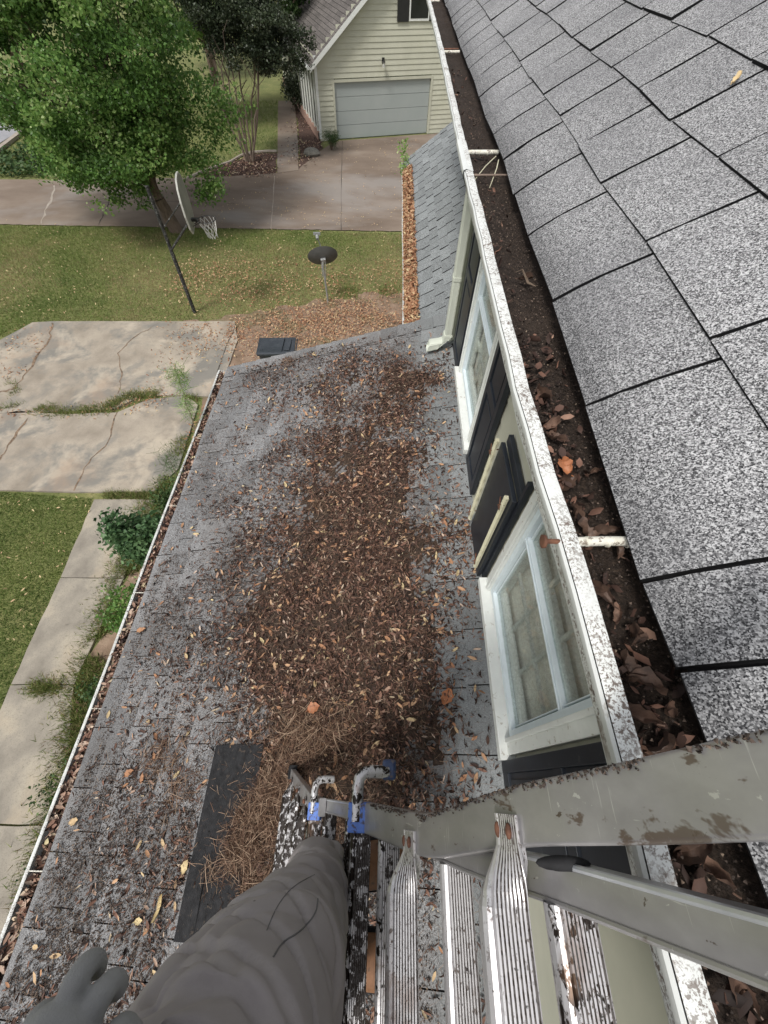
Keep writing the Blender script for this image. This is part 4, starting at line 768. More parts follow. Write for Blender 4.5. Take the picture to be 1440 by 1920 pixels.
for mir in (0, 1):
    a = rail(pA, .034, .014, [M['alu']], mir); b_r = rail(pB, .0215, .017, [M['alu'], M['alu_highlight']], mir, bead=.0038); c_ = rail(pC, .030, .014, [M['alu']], mir)
    f = MB(); yy = pC[-1][1] if not mir else 2 * YMID - pC[-1][1]; f.loft([railsec(LP(z_, yy + (.004 if not mir else -.004), 0), .036, .022) for z_ in (2.93, 3.02)]); f.build('foot', M['rubber'], lad, smooth=True)
    if not mir:
        for (pp, hh, r_, za0, za1) in ((pA, .036, a, 1.45, .0), ):
            n_ = 1500; zs = rs.uniform(za1, za0, n_); zs = zs[vnoise(np.stack([zs, zs * 0], -1), 9) > -.25]; yv = np.interp(zs, [p[0] for p in pp[::-1]], [p[1] for p in pp[::-1]]); n_ = len(zs)
            Q = np.array([LP(z_, y_ + hh - abs(rs.normal(0, .004)), .016) for z_, y_ in zip(zs, yv)]); Q2 = np.array([LP(z_, y_ + hh, rs.uniform(-.014, .016)) for z_, y_ in zip(zs, yv)]); Q = np.where(rs.uniform(0, 1, n_)[:, None] < .5, Q, Q2)
            o_ = scatter('mud', CRUMB_T, CRUMB_F, Q, rotz_tilt(n_, 1.2), rs.uniform(.0015, .0055, n_), rs.uniform(0, .9, n_), M['crumb']); TOP.remove(o_); o_.parent = r_; o_.location = o_.location - lad.location
rp = [(-.0262, -.020), (-.0275, -.008), (-.0255, .001), (-.021, .006), (-.0155, .0075), (-.0145, .0045)]; GR = set(); xx = -.0125
for k in range(8):
    n0 = len(rp); rp += [(xx, .0095), (xx + .0025, .0095), (xx + .0028, .0060), (xx + .0044, .0060)]; GR |= {n0 + 1, n0 + 2, n0 + 3}; xx += .0047
rp += [(.0258, .0095), (.0272, .009), (.0272, .004), (.024, .002), (.023, -.020)]
def rung(za, off, ya, yb, mm, bolts=True, sc=1.0, bend=.020, name='rung'):
    q_ = cv(za) / za; ya *= q_; yb *= q_; L = abs(yb - ya); st = [0, .008, .02, .035, .05, .065, .08, .095, .115]; mid = (ya + yb) / 2; ys_ = [ya - s for s in st] + [mid] + [yb + s for s in st[::-1]]
    rings = []; c0 = LP(za, 0, off)
    for y in ys_:
        s = min(ya - y, y - yb); f = max(0, min(1, (.105 - s) / .080)) if bend else 0; f = f * f * (3 - 2 * f); c = LP(za - (.006 * f), 0, (.033 * (1 - f) + .0185 * f) if bend else off)
        fl = 1 - .55 * f; wsc = 1 - .14 * f; ph = R(66) * f; cp_, sp_ = math.cos(ph), math.sin(ph)
        rings.append([(c[0] + px_ * sc * wsc * cp_ - pz_ * sc * fl * sp_, y, c[2] + px_ * sc * wsc * sp_ + pz_ * sc * fl * cp_) for px_, pz_ in rp])
    k = len(rp); mb = MB().loft(rings, caps=False); mb.m = [1 if (i_ % k) in GR else 0 for i_ in range(len(mb.f))]; mb.add(rings[0], [tuple(range(k))[::-1]]); mb.add(rings[-1], [tuple(range(k))])
    o = mb.build(name, [mm, M['groove']], lad, smooth=False)
    if bolts:
        for q in (ya - .018, yb + .018):
            c = LP(za - .006, q, .0185 + .0058); c[1] = q; mbb = MB()
            for d_ in (-.0135, .0115): p_ = c + LD * d_ * sc; mbb.ell(tuple(p_), (.0042, .0095, .0050), 12, 8)
            mbb.build('rivet', M['rust'], o, smooth=True)
    return o
mir = lambda y: 2 * YMID - y
for za, mm in ((.80, 'rung'), (1.17, 'rung')): rung(za, .016, yA(za) + .004, mir(yA(za) + .004), M[mm], sc=1.08)
A0 = rung(1.52, .016, -.05, mir(-.05), M['rung_dirty'], False, bend=0)
for za, mm in ((.755, 'rung_mid'), (1.07, 'rung'), (1.435, 'rung_mid'), (1.77, 'rung_dirty'), (2.10, 'rung_dirty'), (2.42, 'rung_dirty')): rung(za, -.034, yB(za) - .024, mir(yB(za) - .024), M[mm], False, bend=0)
C0 = rung(2.14, .016, -.06, mir(-.06), M['rung_dirty'], False, bend=0)
for za in (2.38, 2.60, 2.84): rung(za, .016, yC(za) + .004, mir(yC(za) + .004), M['rung_dirty'], bend=.012)
for (za, yy, par, s, grip) in ((1.52, -.055, A0, 1.0, 1), (2.13, -.070, C0, .85, 0)):
    for sg in (1, -1):
        y0 = yy if sg > 0 else mir(yy); p = LP(za, y0, .030)
        MB().tube([p + [0, -.03 * sg, .004], p + [0, .045 * sg, .006], p + [.004, .070 * sg, .006], p + [.016 * 1, .082 * sg, .004], p + [.036, .086 * sg, 0], p + [.085 * s, .086 * sg, -.012]], [.0165 * s] * 6, 12).build('lock_tube', M['rung_mid'], par, smooth=True)
        q = LP(za, y0 - .022 * sg, .020); MB().obox(q, (.030 * s, 0, .004), (0, .034 * s, 0), (-.004, 0, .020)).build('lock_collar', M['blue'], par, bevel=.004)
        if grip: MB().obox(p + [.088, .092 * sg, -.03], (.020, 0, 0), (0, .026, 0), (0, 0, .030)).build('lock_grip', M['navy'], par, bevel=.008)
# open end of the inner tube and a rest pad against the gutter
mb = MB(); c = LP(.735, yB(.76) + .030, .0); mb.tube([c + LD * k * .02 for k in range(3)], .010, 10); 
mb = MB(); mb.ell(LP(.72, yB(.7) + .026, -.010), (.034, .008, .009), 14, 8); mb.build('end_cap', M['rubber'], lad, smooth=True)

# ================================================================ THE PERSON ON THE LADDER
per = tag(empty('person', (-.18, -.36, -2.0)), 'person in grey work trousers, tan boots and dark fleece gloves standing on the ladder rungs', 'person')
def skin(name, V, E, RR, mm, parent, sub=2, disp=None, smooth=True):
    off = np.zeros(3); p = parent
    while p is not None: off += np.array(p.location); p = p.parent
    me = bpy.data.meshes.new(name + '_cage'); me.from_pydata([tuple(np.array(v) - off) for v in V], E, []); me.update()
    o = bpy.data.objects.new(name, me); S.collection.objects.link(o)
    sm = o.modifiers.new('skin', 'SKIN'); sm.use_smooth_shade = True
    for i, r in enumerate(RR): sv = me.skin_vertices[0].data[i]; sv.radius = (r, r) if not isinstance(r, tuple) else r; sv.use_root = (i == 0)
    ss = o.modifiers.new('sub', 'SUBSURF'); ss.levels = sub; ss.render_levels = sub
    bpy.context.view_layer.update(); dg = bpy.context.evaluated_depsgraph_get(); new = bpy.data.meshes.new_from_object(o.evaluated_get(dg)); bpy.data.objects.remove(o); new.name = name
    if disp:
        vs = [v.co.copy() for v in new.vertices]; ns = [v.normal.copy() for v in new.vertices]
        for v, co, n_ in zip(new.vertices, vs, ns): v.co = co + n_ * disp(co + Vector(off))
    for pl in new.polygons: pl.use_smooth = True
    return link(name, new, parent, mm)
hipL, kneeL, ankL = (-.20, -.32, -.93), (-.168, -.275, -1.26), (-.155, -.238, -1.80)
hipR, kneeR, ankR = (-.21, -.47, -.93), (-.20, -.47, -1.42), (-.155, -.46, -1.80)
bodyV = [(-.22, -.37, -.90), (-.24, -.38, -.65), (-.25, -.39, -.45), (-.24, -.39, -.30), (-.23, -.39, -.22), (-.20, -.40, -.12),
         hipL, kneeL, ankL, hipR, kneeR, ankR, (-.27, -.21, -.37), (-.40, -.30, -.52), (-.325, -.300, -.625), (-.25, -.57, -.37), (-.08, -.62, -.62), (.14, -.62, -.72)]
bodyE = [(0, 1), (1, 2), (2, 3), (3, 4), (4, 5), (0, 6), (6, 7), (7, 8), (0, 9), (9, 10), (10, 11), (2, 12), (12, 13), (13, 14), (2, 15), (15, 16), (16, 17)]
bodyR = [.09, .09, .10, .05, .055, .09,   .05, .05, .04, .05, .05, .04, .06, .042, .032, .06, .042, .032]
body = skin('body', bodyV, bodyE, bodyR, M['skin'], per)
mb = MB(); mb.ell((-.19, -.40, -.085), (.108, .088, .085), 18, 12); mb.build('hair', M['hair'], per, smooth=True)
def fold(co):
    n = mn.noise(Vector((co.x * 4.5, co.y * 4.5, co.z * 3))) * .018; q = co.z * 9 + co.x * 7 + co.y * 4 + 1.6 * mn.noise(co * 4); r = mn.noise(Vector((q * 1.0, co.x * 3, co.y * 3))); r2 = mn.noise(Vector((co.x * 6 - co.z * 11, co.y * 9 + co.z * 5, 3)))
    return n * .7 + .026 * (abs(r) ** .75) - .009 - .012 * (max(0, 1 - abs(r2) * 6)) + mn.noise(co * 22) * .0022 + mn.noise(co * 60) * .0006
def fuse(name, objs, mm, parent, vox=.0032, it=5, disp=None):
    bm = bmesh.new()
    for o in objs:
        k = len(bm.verts); off = Vector((0, 0, 0)); p = o.parent
        bm2 = o.data.copy(); bm2.transform(Matrix.Translation(o.location)); bm.from_mesh(bm2)
        TOPP = o in TOP
        if TOPP: TOP.remove(o)
        bpy.data.objects.remove(o)
    me = bpy.data.meshes.new(name); bm.to_mesh(me); bm.free(); o = bpy.data.objects.new(name, me); S.collection.objects.link(o)
    rm_ = o.modifiers.new('r', 'REMESH'); rm_.mode = 'VOXEL'; rm_.voxel_size = vox; sm_ = o.modifiers.new('s', 'SMOOTH'); sm_.factor = .6; sm_.iterations = it
    bpy.context.view_layer.update(); new = bpy.data.meshes.new_from_object(o.evaluated_get(bpy.context.evaluated_depsgraph_get())); bpy.data.objects.remove(o); new.name = name
    new.materials.clear()
    if disp:
        offp = Vector(parent.location); new.update(); ns = [v.normal.copy() for v in new.vertices]
        for v, n_ in zip(new.vertices, ns): v.co = v.co + n_ * disp(v.co + offp)
    for p in new.polygons: p.use_smooth = True
    return link(name, new, parent, mm)
def softtube(pts, rr, n=28, k=10):
    P = [np.array(p, float) for p in pts]; Q = []; q = []
    for i in range(len(P) - 1):
        p0, p1, p2, p3 = P[max(i - 1, 0)], P[i], P[i + 1], P[min(i + 2, len(P) - 1)]; r0, r1, r2, r3 = rr[max(i - 1, 0)], rr[i], rr[i + 1], rr[min(i + 2, len(P) - 1)]
        for a in range(k):
            t = a / k; c = lambda a_, b_, c_, d_: .5 * (2 * b_ + (c_ - a_) * t + (2 * a_ - 5 * b_ + 4 * c_ - d_) * t * t + (3 * b_ - a_ - 3 * c_ + d_) * t ** 3); Q.append(c(p0, p1, p2, p3)); q.append(float(c(r0, r1, r2, r3)))
    Q.append(P[-1]); q.append(rr[-1]); return MB().tube(Q, q, n).build('g', M['cloth'], per)
tp = [softtube([(-.205, -.335, -.78), (-.20, -.33, -.93), (-.180, -.295, -1.10), (-.168, -.272, -1.28), (-.166, -.250, -1.52), (-.174, -.236, -1.70), (-.176, -.234, -1.82)], [.135, .150, .136, .114, .092, .092, .095]),
      softtube([(-.21, -.47, -.78), (-.215, -.48, -.93), (-.20, -.48, -1.15), (-.19, -.475, -1.40), (-.17, -.465, -1.70), (-.17, -.465, -1.82)], [.13, .135, .125, .10, .085, .085]),
      softtube([(-.22, -.38, -.70), (-.22, -.39, -.80), (-.21, -.40, -.92)], [.16, .165, .15])]
trz = fuse('trousers', tp, M['cloth'], per, .0065, 6, fold)
bm = bmesh.new(); bm.from_mesh(trz.data); bmesh.ops.delete(bm, geom=[v for v in bm.verts if v.co.z + per.location[2] < -1.775], context='VERTS'); bm.to_mesh(trz.data); bm.free(); trz.modifiers.new('cloth_thickness', 'SOLIDIFY').thickness = .004
# seams laid on the cloth
from mathutils.bvhtree import BVHTree
bpy.context.view_layer.update()
def bvh(o): me = o.data; return BVHTree.FromPolygons([v.co.copy() for v in me.vertices], [tuple(p.vertices) for p in me.polygons])
bt = bvh(trz); off_t = Vector(per.location)
def seam(pix, r=.0010, n=14):
    pts = []; pix = [tuple(p) for p in pix]
    for _ in range(3): pix = [pix[0]] + [q for a, b in zip(pix[:-1], pix[1:]) for q in ((a[0] * .75 + b[0] * .25, a[1] * .75 + b[1] * .25), (a[0] * .25 + b[0] * .75, a[1] * .25 + b[1] * .75))] + [pix[-1]]
    n = 3
    for (a, b) in zip(pix[:-1], pix[1:]):
        for k in range(n):
            f = k / n; d = Vector(ray(a[0] + (b[0] - a[0]) * f, a[1] + (b[1] - a[1]) * f)).normalized(); h = bt.ray_cast(-off_t, d)
            if h[0]: pts.append(h[0] + off_t + h[1] * .0004)
    if len(pts) > 3: MB().tube([tuple(p) for p in pts], r, 5).build('seam', M['thread'], trz, smooth=True)
seam([(590, 1640), (548, 1662), (518, 1700), (500, 1745)], .0008); seam([(596, 1685), (592, 1715), (560, 1750), (530, 1765), (512, 1795)], .0013); 
skin('jacket', [(-.23, -.38, -.70), (-.24, -.38, -.60), (-.25, -.39, -.46), (-.25, -.39, -.38), (-.28, -.22, -.40), (-.43, -.36, -.58), (-.345, -.305, -.625), (-.25, -.58, -.38), (-.09, -.63, -.62), (.10, -.625, -.71)], [(0, 1), (1, 2), (2, 3), (2, 4), (4, 5), (5, 6), (2, 7), (7, 8), (8, 9)], [.15, .14, .15, .09, .085, .062, .05, .085, .062, .05], M['jacket'], per, 2)
# boots: sole, upper, toe cap, toes over the gap between rungs
for (bx, by, yaw) in ((-.135, -.25, 8), (-.125, -.46, -3)):
    ca, sa_ = math.cos(R(yaw)), math.sin(R(yaw)); T = lambda p, bx=bx, by=by, ca=ca, sa_=sa_: (bx + 1.25 * (p[0] * ca - p[1] * sa_), by + 1.3 * (p[0] * sa_ + p[1] * ca), -1.93 + p[2])
    pr = [(-.11, .035, .11), (-.06, .042, .115), (.0, .044, .095), (.06, .050, .075), (.12, .052, .065), (.165, .050, .060), (.20, .042, .050)]
    rings = [[T((x, w_ * math.cos(a) , .012 + (h_ - .012) * (.5 + .5 * math.sin(a)) if math.sin(a) > -.99 else .012)) for a in [2 * math.pi * k / 16 for k in range(16)]] for x, w_, h_ in pr]
    up = MB().loft(rings[:5]).build('boot', M['bootleather'], per, smooth=True)
    MB().loft([[(p[0], p[1], p[2] + .001) for p in rings[4]]] + rings[5:]).build('toe_cap', M['bootleather'], up, smooth=True)
    MB().tube([T((-.07, 0, .08)), T((-.065, 0, .16)), T((-.06, 0, .22))], [.052, .055, .058], 14).build('boot_shaft', M['boottoe'], up, smooth=True)
    ol = [T((x, s_ * (w_ + .006), 0)) for s_ in (1,) for x, w_, h_ in pr] + [T((x, -(w_ + .006), 0)) for x, w_, h_ in pr[::-1]]
    k = len(ol); MB().add(ol + [(p[0], p[1], p[2] + .022) for p in ol], [tuple(range(k))[::-1], tuple(range(k, 2 * k))] + [(i, (i + 1) % k, (i + 1) % k + k, i + k) for i in range(k)]).build('sole', M['rubber'], up)
# left glove, a loosely closed hand: palm, four unequal curled fingers and a thumb, fused into one continuous surface
HC = np.array([-.300, -.206, -.650])
parts = [skin('g', [HC + [-.026, -.095, .045], HC + [-.018, -.050, .022], HC + [-.008, -.014, .006], HC + [-.002, .012, -.004]], [(0, 1), (1, 2), (2, 3)], [(.046, .040), (.043, .036), (.044, .032), (.036, .028)], M['glove'], per, 3)]
for (bx, by, ln, dx) in ((-.038, -.010, .80, -.006), (-.013, .016, 1.08, .000), (.012, .004, 1.0, .008), (.034, -.020, .84, .016)):
    b0 = HC + [bx, by - .014, .004]; b1 = b0 + np.array([dx * .4, .024 * ln, .002]); b2 = b1 + np.array([dx * .3, .010 * ln, -.024 * ln]); b3 = b2 + np.array([0, -.018, -.022 * ln])
    parts.append(skin('g', [b0, b1, b2, b3], [(0, 1), (1, 2), (2, 3)], [.0150, .0148, .0138, .0122], M['glove'], per, 3))
t0 = HC + [.030, -.062, -.002]; parts.append(skin('g', [t0, t0 + [.020, .018, -.006], t0 + [.024, .040, -.012], t0 + [.014, .056, -.020]], [(0, 1), (1, 2), (2, 3)], [.021, .0190, .0170, .0145], M['glove'], per, 3))
gb = fuse('glove', parts, M['glove'], per, .0028, 3)
# right glove on the far rail
HR = np.array([.17, -.60, -.72]); g2 = skin('glove', [HR + [-.06, -.01, .02], HR + [-.02, 0, .004], HR + [.02, .01, -.004]], [(0, 1), (1, 2)], [.036, .040, .034], M['glove'], per, 2)
for k in range(4): b0 = HR + [.022, .02 - .018 * k, .012]; skin('finger', [b0, b0 + [.03, .004, .006], b0 + [.045, .006, -.018], b0 + [.035, .006, -.040]], [(0, 1), (1, 2), (2, 3)], [.0115, .011, .010, .009], M['glove'], g2, 2)
t0 = HR + [0, .04, 0]; skin('thumb', [t0, t0 + [.02, .02, -.015], t0 + [.04, .02, -.03]], [(0, 1), (1, 2)], [.013, .012, .011], M['glove'], g2, 2)
# ================================================================ TREES, SHRUBS AND GRASS
def foliage(name, P, size, m, parent, tint, tilt=.9, T=FOL_T, F=FOL_F):
    N = len(P); me = scatter(name, T, F, P, rotz_tilt(N, tilt), size, tint, m); TOP.remove(me); off = Vector(parent.location); me.parent = parent; me.location = me.location - off; return me
def clumps(ells, ncl, per_, r0, r1, shell=.55):
    out = []; tin = []
    for _ in range(ncl):
        c, r = ells[rs.choice(len(ells), p=np.array([e[1][0] * e[1][1] * e[1][2] for e in ells]) / sum(e[1][0] * e[1][1] * e[1][2] for e in ells))]
        d = rs.normal(size=3); d /= np.linalg.norm(d); q = np.array(c) + np.array(r) * d * rs.uniform(shell, 1) ; rr = rs.uniform(r0, r1)
        n = int(per_ * rs.uniform(.6, 1.4)); v = rs.normal(size=(n, 3)); v /= np.linalg.norm(v, axis=1)[:, None]; v *= (rs.uniform(0, 1, n) ** .45)[:, None] * rr * np.array([1.15, 1.15, .6]); v[:, 2] -= .12 * (v[:, 0] ** 2 + v[:, 1] ** 2) / rr
        out.append(q + v); tin.append(np.clip(rs.normal(rs.uniform(.15, .8), .17, n), 0, 1))
    return np.concatenate(out), np.concatenate(tin)
def limb(mb, a, b, r0, r1, seed, k=6, wob=.12, n=8):
    q = random.Random(seed); a, b = np.array(a, float), np.array(b, float); L = np.linalg.norm(b - a); pts = [a + (b - a) * i / k + (np.array([q.uniform(-1, 1), q.uniform(-1, 1), q.uniform(-.5, .5)]) * wob * L / k * 2 if 0 < i < k else 0) for i in range(k + 1)]
    mb.tube(pts, [r0 + (r1 - r0) * i / k for i in range(k + 1)], n); return pts
# broad tree by the hoop
T1 = np.array(G(332, 432)); tr1 = tag(empty('tree', tuple(T1)), 'broad bright green tree by the far driveway, behind the basketball hoop', 'tree')
mb = MB(); pts = limb(mb, T1 - [0, 0, .1], T1 + [-.25, 0, 1.0], .26, .19, 1, 4, .05, 12); f0 = pts[-1]
l1 = limb(mb, f0, T1 + [-1.6, .2, 3.2], .16, .10, 2); l2 = limb(mb, f0, T1 + [-.3, .4, 3.6], .15, .09, 3); l3 = limb(mb, f0, T1 + [-.1, -.6, 2.4], .09, .05, 14)
k = 20
for base in (l1[3], l1[-1], l2[3], l2[-1], l1[-2], l2[-2]):
    for _ in range(4): limb(mb, base, np.array(base) + [rnd.uniform(-2.4, 2.2), rnd.uniform(-2.2, 2.2), rnd.uniform(.6, 3)], .06, .015, k, 5, .15, 6); k += 1
mb.build('trunk', M['bark'], tr1, smooth=True)
c1 = T1 + [-1.5, .2, 4.5]
E1 = [(tuple(c1), (3.9, 3.6, 3.4)), (tuple(c1 + [-.4, -1.3, -1.9]), (3.2, 2.2, 1.5)), (tuple(c1 + [1.9, -.3, .4]), (2.1, 2.3, 2.4)), (tuple(c1 + [-3.2, .2, .3]), (2.0, 2.2, 2.2)), (tuple(c1 + [.4, 0, 3]), (3, 3, 2.2))]
P, tn = clumps(E1, 410, 290, .40, .80, .45)
# drooping boughs round the skirt, where the photograph shows them
ex_ = []
for (px, py, y, r_, n_) in ((215, 372, 16.6, .30, 260), (250, 340, 16.8, .42, 420), (385, 360, 17.2, .40, 420), (400, 345, 17.0, .35, 300), (270, 395, 16.9, .28, 200), (140, 330, 16.6, .55, 600), (190, 335, 16.4, .5, 520), (340, 300, 16.8, .5, 500), (380, 300, 17.2, .5, 520), (90, 290, 17, .55, 600), (300, 300, 16.5, .5, 500), (60, 260, 17, .6, 600), (20, 220, 17.2, .6, 600), (405, 245, 18, .6, 600), (420, 200, 18, .6, 600), (365, 395, 17.4, .22, 120), (235, 300, 16.2, .6, 700), (160, 280, 16, .6, 700)):
    r = ray(px, py); c = r * (y / r[1]); v = rs.normal(0, r_ * .5, (n_, 3)) * [1.2, 1, .8]; ex_.append(c + v)
P = np.concatenate([P] + ex_); tn = np.concatenate([tn, np.clip(rs.normal(.55, .22, sum(len(e) for e in ex_)), 0, 1)])
keep = P[:, 2] > T1[2] + .9
# leave the fork of the trunk in the open
px_, py_ = proj(P); keep &= ~(inpoly(px_, py_, [(278, 330), (330, 330), (345, 440), (300, 440)]) & (rs.uniform(0, 1, len(P)) > .12))
px_, py_ = proj(P); keep &= ~inpoly(px_ + rs.normal(0, 9, len(P)) + vnoise(P, 1.1, 4) * 55, py_ + vnoise(P, 1.3, 9) * 45, [(-900, 205), (0, 208), (60, 255), (100, 335), (185, 345), (195, 470), (-900, 470)])
P, tn = P[keep], tn[keep]
foliage('crown', P, rs.uniform(.075, .14, len(P)), M['leafA'], tr1, tn, 1.0)
# multi-stemmed dark tree
T2 = np.array(G(470, 304)); tr2 = tag(empty('tree', tuple(T2)), 'dark multi stemmed crepe myrtle rising from the mulch bed before the neighbouring house', 'tree')
mb = MB(); 
for i in range(9):
    a = 2 * math.pi * i / 9; b = T2 + [math.cos(a) * .16, math.sin(a) * .14, 0]; e = T2 + [math.cos(a) * rnd.uniform(.5, 1.9) - .1, math.sin(a) * rnd.uniform(.4, 1.3), rnd.uniform(3.0, 4.2)]; q = limb(mb, b, e, .05, .02, 50 + i, 7, .07, 7)
    for j in (4, 5, 6): limb(mb, q[j], np.array(q[j]) + [rnd.uniform(-.9, .9), rnd.uniform(-.9, .9), rnd.uniform(.4, 1.4)], .02, .006, 90 + i * 5 + j, 4, .15, 5)
mb.build('trunk', M['bark_pale'], tr2, smooth=True)
c2 = T2 + [.5, .2, 5.0]; P, tn = clumps([(tuple(c2), (1.9, 1.7, 2.2)), (tuple(c2 + [1.3, -.2, -.9]), (1.3, 1.2, 1.1)), (tuple(c2 + [-.9, 0, -.3]), (1.2, 1.2, 1.5)), (tuple(c2 + [1.9, .3, -1.2]), (.9, .9, .9))], 250, 190, .25, .55, .35)
foliage('crown', P, rs.uniform(.06, .12, len(P)), M['leafB'], tr2, tn, 1.0)
# more trees further up, closing the view
def tree(base, h, r, mm, label, cat='tree', group=None, ncl=90, per_=150, seed=3, ls=(.12, .24)):
    t = tag(empty('tree', tuple(base)), label, cat, group); b = np.array(base); mb = MB(); p = limb(mb, b, b + [0, 0, h * .6], .2, .1, seed, 6, .05, 8)
    for k in range(5): limb(mb, p[3 + k % 3], np.array(p[3 + k % 3]) + [rnd.uniform(-r, r) * .7, rnd.uniform(-r, r) * .7, rnd.uniform(.2, .4) * h], .07, .02, seed * 7 + k, 4, .15, 6)
    mb.build('trunk', M['bark'], t, smooth=True); c = b + [0, 0, h * .66]; P, tn = clumps([(tuple(c), (r, r, h * .36)), (tuple(c + [0, -.3, -h * .12]), (r * .8, r * .8, h * .26))], ncl, per_, r * .16, r * .28, .5)
    foliage('crown', P, rs.uniform(ls[0], ls[1], len(P)), mm, t, tn, 1.0); return t
tree((-9.5, 31, H0), 9, 3.2, M['leafA'], 'leafy green tree standing between the broad tree and the crepe myrtle, further back', seed=4)
tree((-17, 27, H0), 9, 3.6, M['leafC'], 'tall green tree beyond the broad tree on the street side', seed=5)
tree((-6.2, 36, H0), 8, 2.6, M['leafC'], 'mid green tree behind the crepe myrtle along the garden walk', seed=6)
tree((-13, 42, H0), 10, 4.0, M['leafC'], 'large tree at the back of the lawn beyond the others', seed=8)
def shrub(name, c, r, n, mm, label, cat='shrub', ls=(.04, .08), h=None, stems=8, group=None, tilt=1.0, T=FOL_T, F=FOL_F, stemm='bark'):
    c = np.array(c, float); t = tag(empty(name, tuple(c)), label, cat, group); h = h or r * 1.5; mb = MB(); ends = []
    for i in range(stems):
        a = rnd.uniform(0, 6.28); e = c + [math.cos(a) * r * rnd.uniform(.3, .85), math.sin(a) * r * rnd.uniform(.3, .85), h * rnd.uniform(.6, 1)]; limb(mb, c, e, .012 + .01 * r, .004, rnd.randint(0, 9999), 4, .12, 5); ends.append(e)
    mb.build('stem', M[stemm], t, smooth=True); P = []; tn = []
    for e in ends:
        k = n // stems; v = np.clip(rs.normal(0, 1, (k, 3)), -1.7, 1.7) * np.array([r * .24, r * .24, h * .16]); P.append(e - [0, 0, h * .15] + v); tn.append(np.clip(rs.normal(rs.uniform(.3, .7), .2, k), 0, 1))
    P = np.concatenate(P); P[:, 2] = np.maximum(P[:, 2], c[2] + .03); foliage('foliage', P, rs.uniform(ls[0], ls[1], len(P)), mm, t, np.concatenate(tn), tilt, T, F); return t
g_ = lambda px, py, z=-6.9: np.array([*atz(px, py, z)[:2], H0])
shrub('shrub', (-4.1, 3.5, H0), .46, 5200, M['leafD'], 'blue green leafy shrub against the walk below the low eave', ls=(.05, .11), h=1.5, stems=22)
shrub('shrub', (-3.95, 4.6, H0), .45, 2600, M['leafC'], 'small green shrub beyond the blue green one by the corner of the path', ls=(.04, .08), h=.9, stems=14)
shrub('shrub', (-3.95, 2.3, H0), .5, 2800, M['leafA'], 'bright green low shrub just this side of the blue green one', ls=(.04, .09), h=1.0, stems=14)
shrub('weed', (-3.95, 1.0, H0), .42, 1500, M['leafC'], 'straggly green weed between the walk and the eave, by the grassy joint', cat='weed', ls=(.03, .07), h=.8, stems=9)
shrub('weed', (-4.05, -.05, H0), .4, 900, M['leafC'], 'thin spreading weed reaching over the walk near the low eave', cat='weed', ls=(.03, .06), h=.8, stems=9)
shrub('weed', (-3.85, -.9, H0), .35, 700, M['leafD'], 'sparse weed beside the walk, nearest the bottom of the view', cat='weed', ls=(.03, .06), h=.6, stems=8)
# pine seedling beside the eave gutter
ps = np.array([-2.235, 3.42, -3.56]); t = tag(empty('pine_seedling', tuple(ps)), 'pine seedling with feathery light green needles sprouting at the low eave gutter', 'seedling'); mb = MB(); tip = ps + [-.14, .42, .52]; lp = limb(mb, ps, tip, .007, .003, 5, 6, .04, 6); mb.build('stem', M['bark'], t, smooth=True)
P = []; 
for q, n in ((lp[-1], 150), (lp[-2], 70), (lp[3], 90), (lp[2], 50)): P.append(np.array(q) + rs.normal(0, .05, (n, 3)))
P = np.concatenate(P); foliage('foliage', P, rs.uniform(.12, .2, len(P)), M['leafA'], t, rs.uniform(.4, 1, len(P)), 1.2, NEED_T, NEED_F)
ps2 = np.array([-2.24, 2.75, -3.6]); t = tag(empty('pine_seedling', tuple(ps2)), 'second smaller pine seedling lower along the same eave gutter', 'seedling'); mb = MB(); lp = limb(mb, ps2, ps2 + [-.12, .2, .2], .005, .002, 7, 4, .04, 6); mb.build('stem', M['bark'], t, smooth=True)
P = np.concatenate([np.array(q) + rs.normal(0, .06, (80, 3)) for q in lp[1:]]); foliage('foliage', P, rs.uniform(.08, .14, len(P)), M['leafC'], t, rs.uniform(.3, 1, len(P)), 1.2, NEED_T, NEED_F)
# vine over the far gutter end
P = np.concatenate([np.array([.22 + .02 * math.sin(k), 9.9 + k * .16, -2.93 + .04 * k]) + rs.normal(0, .05, (26, 3)) for k in range(6)]); t = tag(empty('vine', (.22, 9.9, -3.0)), 'yellow green vine climbing over the far end of the leafy gutter', 'vine'); foliage('foliage', P, rs.uniform(.04, .08, len(P)), M['leafA'], t, rs.uniform(.6, 1, len(P)), .8)
MB().tube([(.22, 9.8, -3.0), (.2, 10.3, -2.9), (.25, 10.9, -2.75)], .008, 6).build('stem', M['bark'], t)
# plants by the neighbour
gp2 = np.array(G(622, 282)); shrub('liriope', gp2, .38, 900, M['leafC'], 'clump of strappy green leaves at the left corner of the garage', cat='plant', ls=(.2, .4), h=.7, stems=14, T=NEED_T, F=NEED_F)
b2 = np.array(G(556, 208)); shrub('shrub', b2, .8, 2600, M['leafB'], 'dark rounded bush at the far end of the mulch bed by the porch', ls=(.08, .15), h=1.5, stems=16)
c3 = np.array(G(585, 180)); shrub('shrub', c3, .6, 1800, M['leafB'], 'thin dark bush pressed against the porch rails', ls=(.07, .13), h=2.2, stems=12)
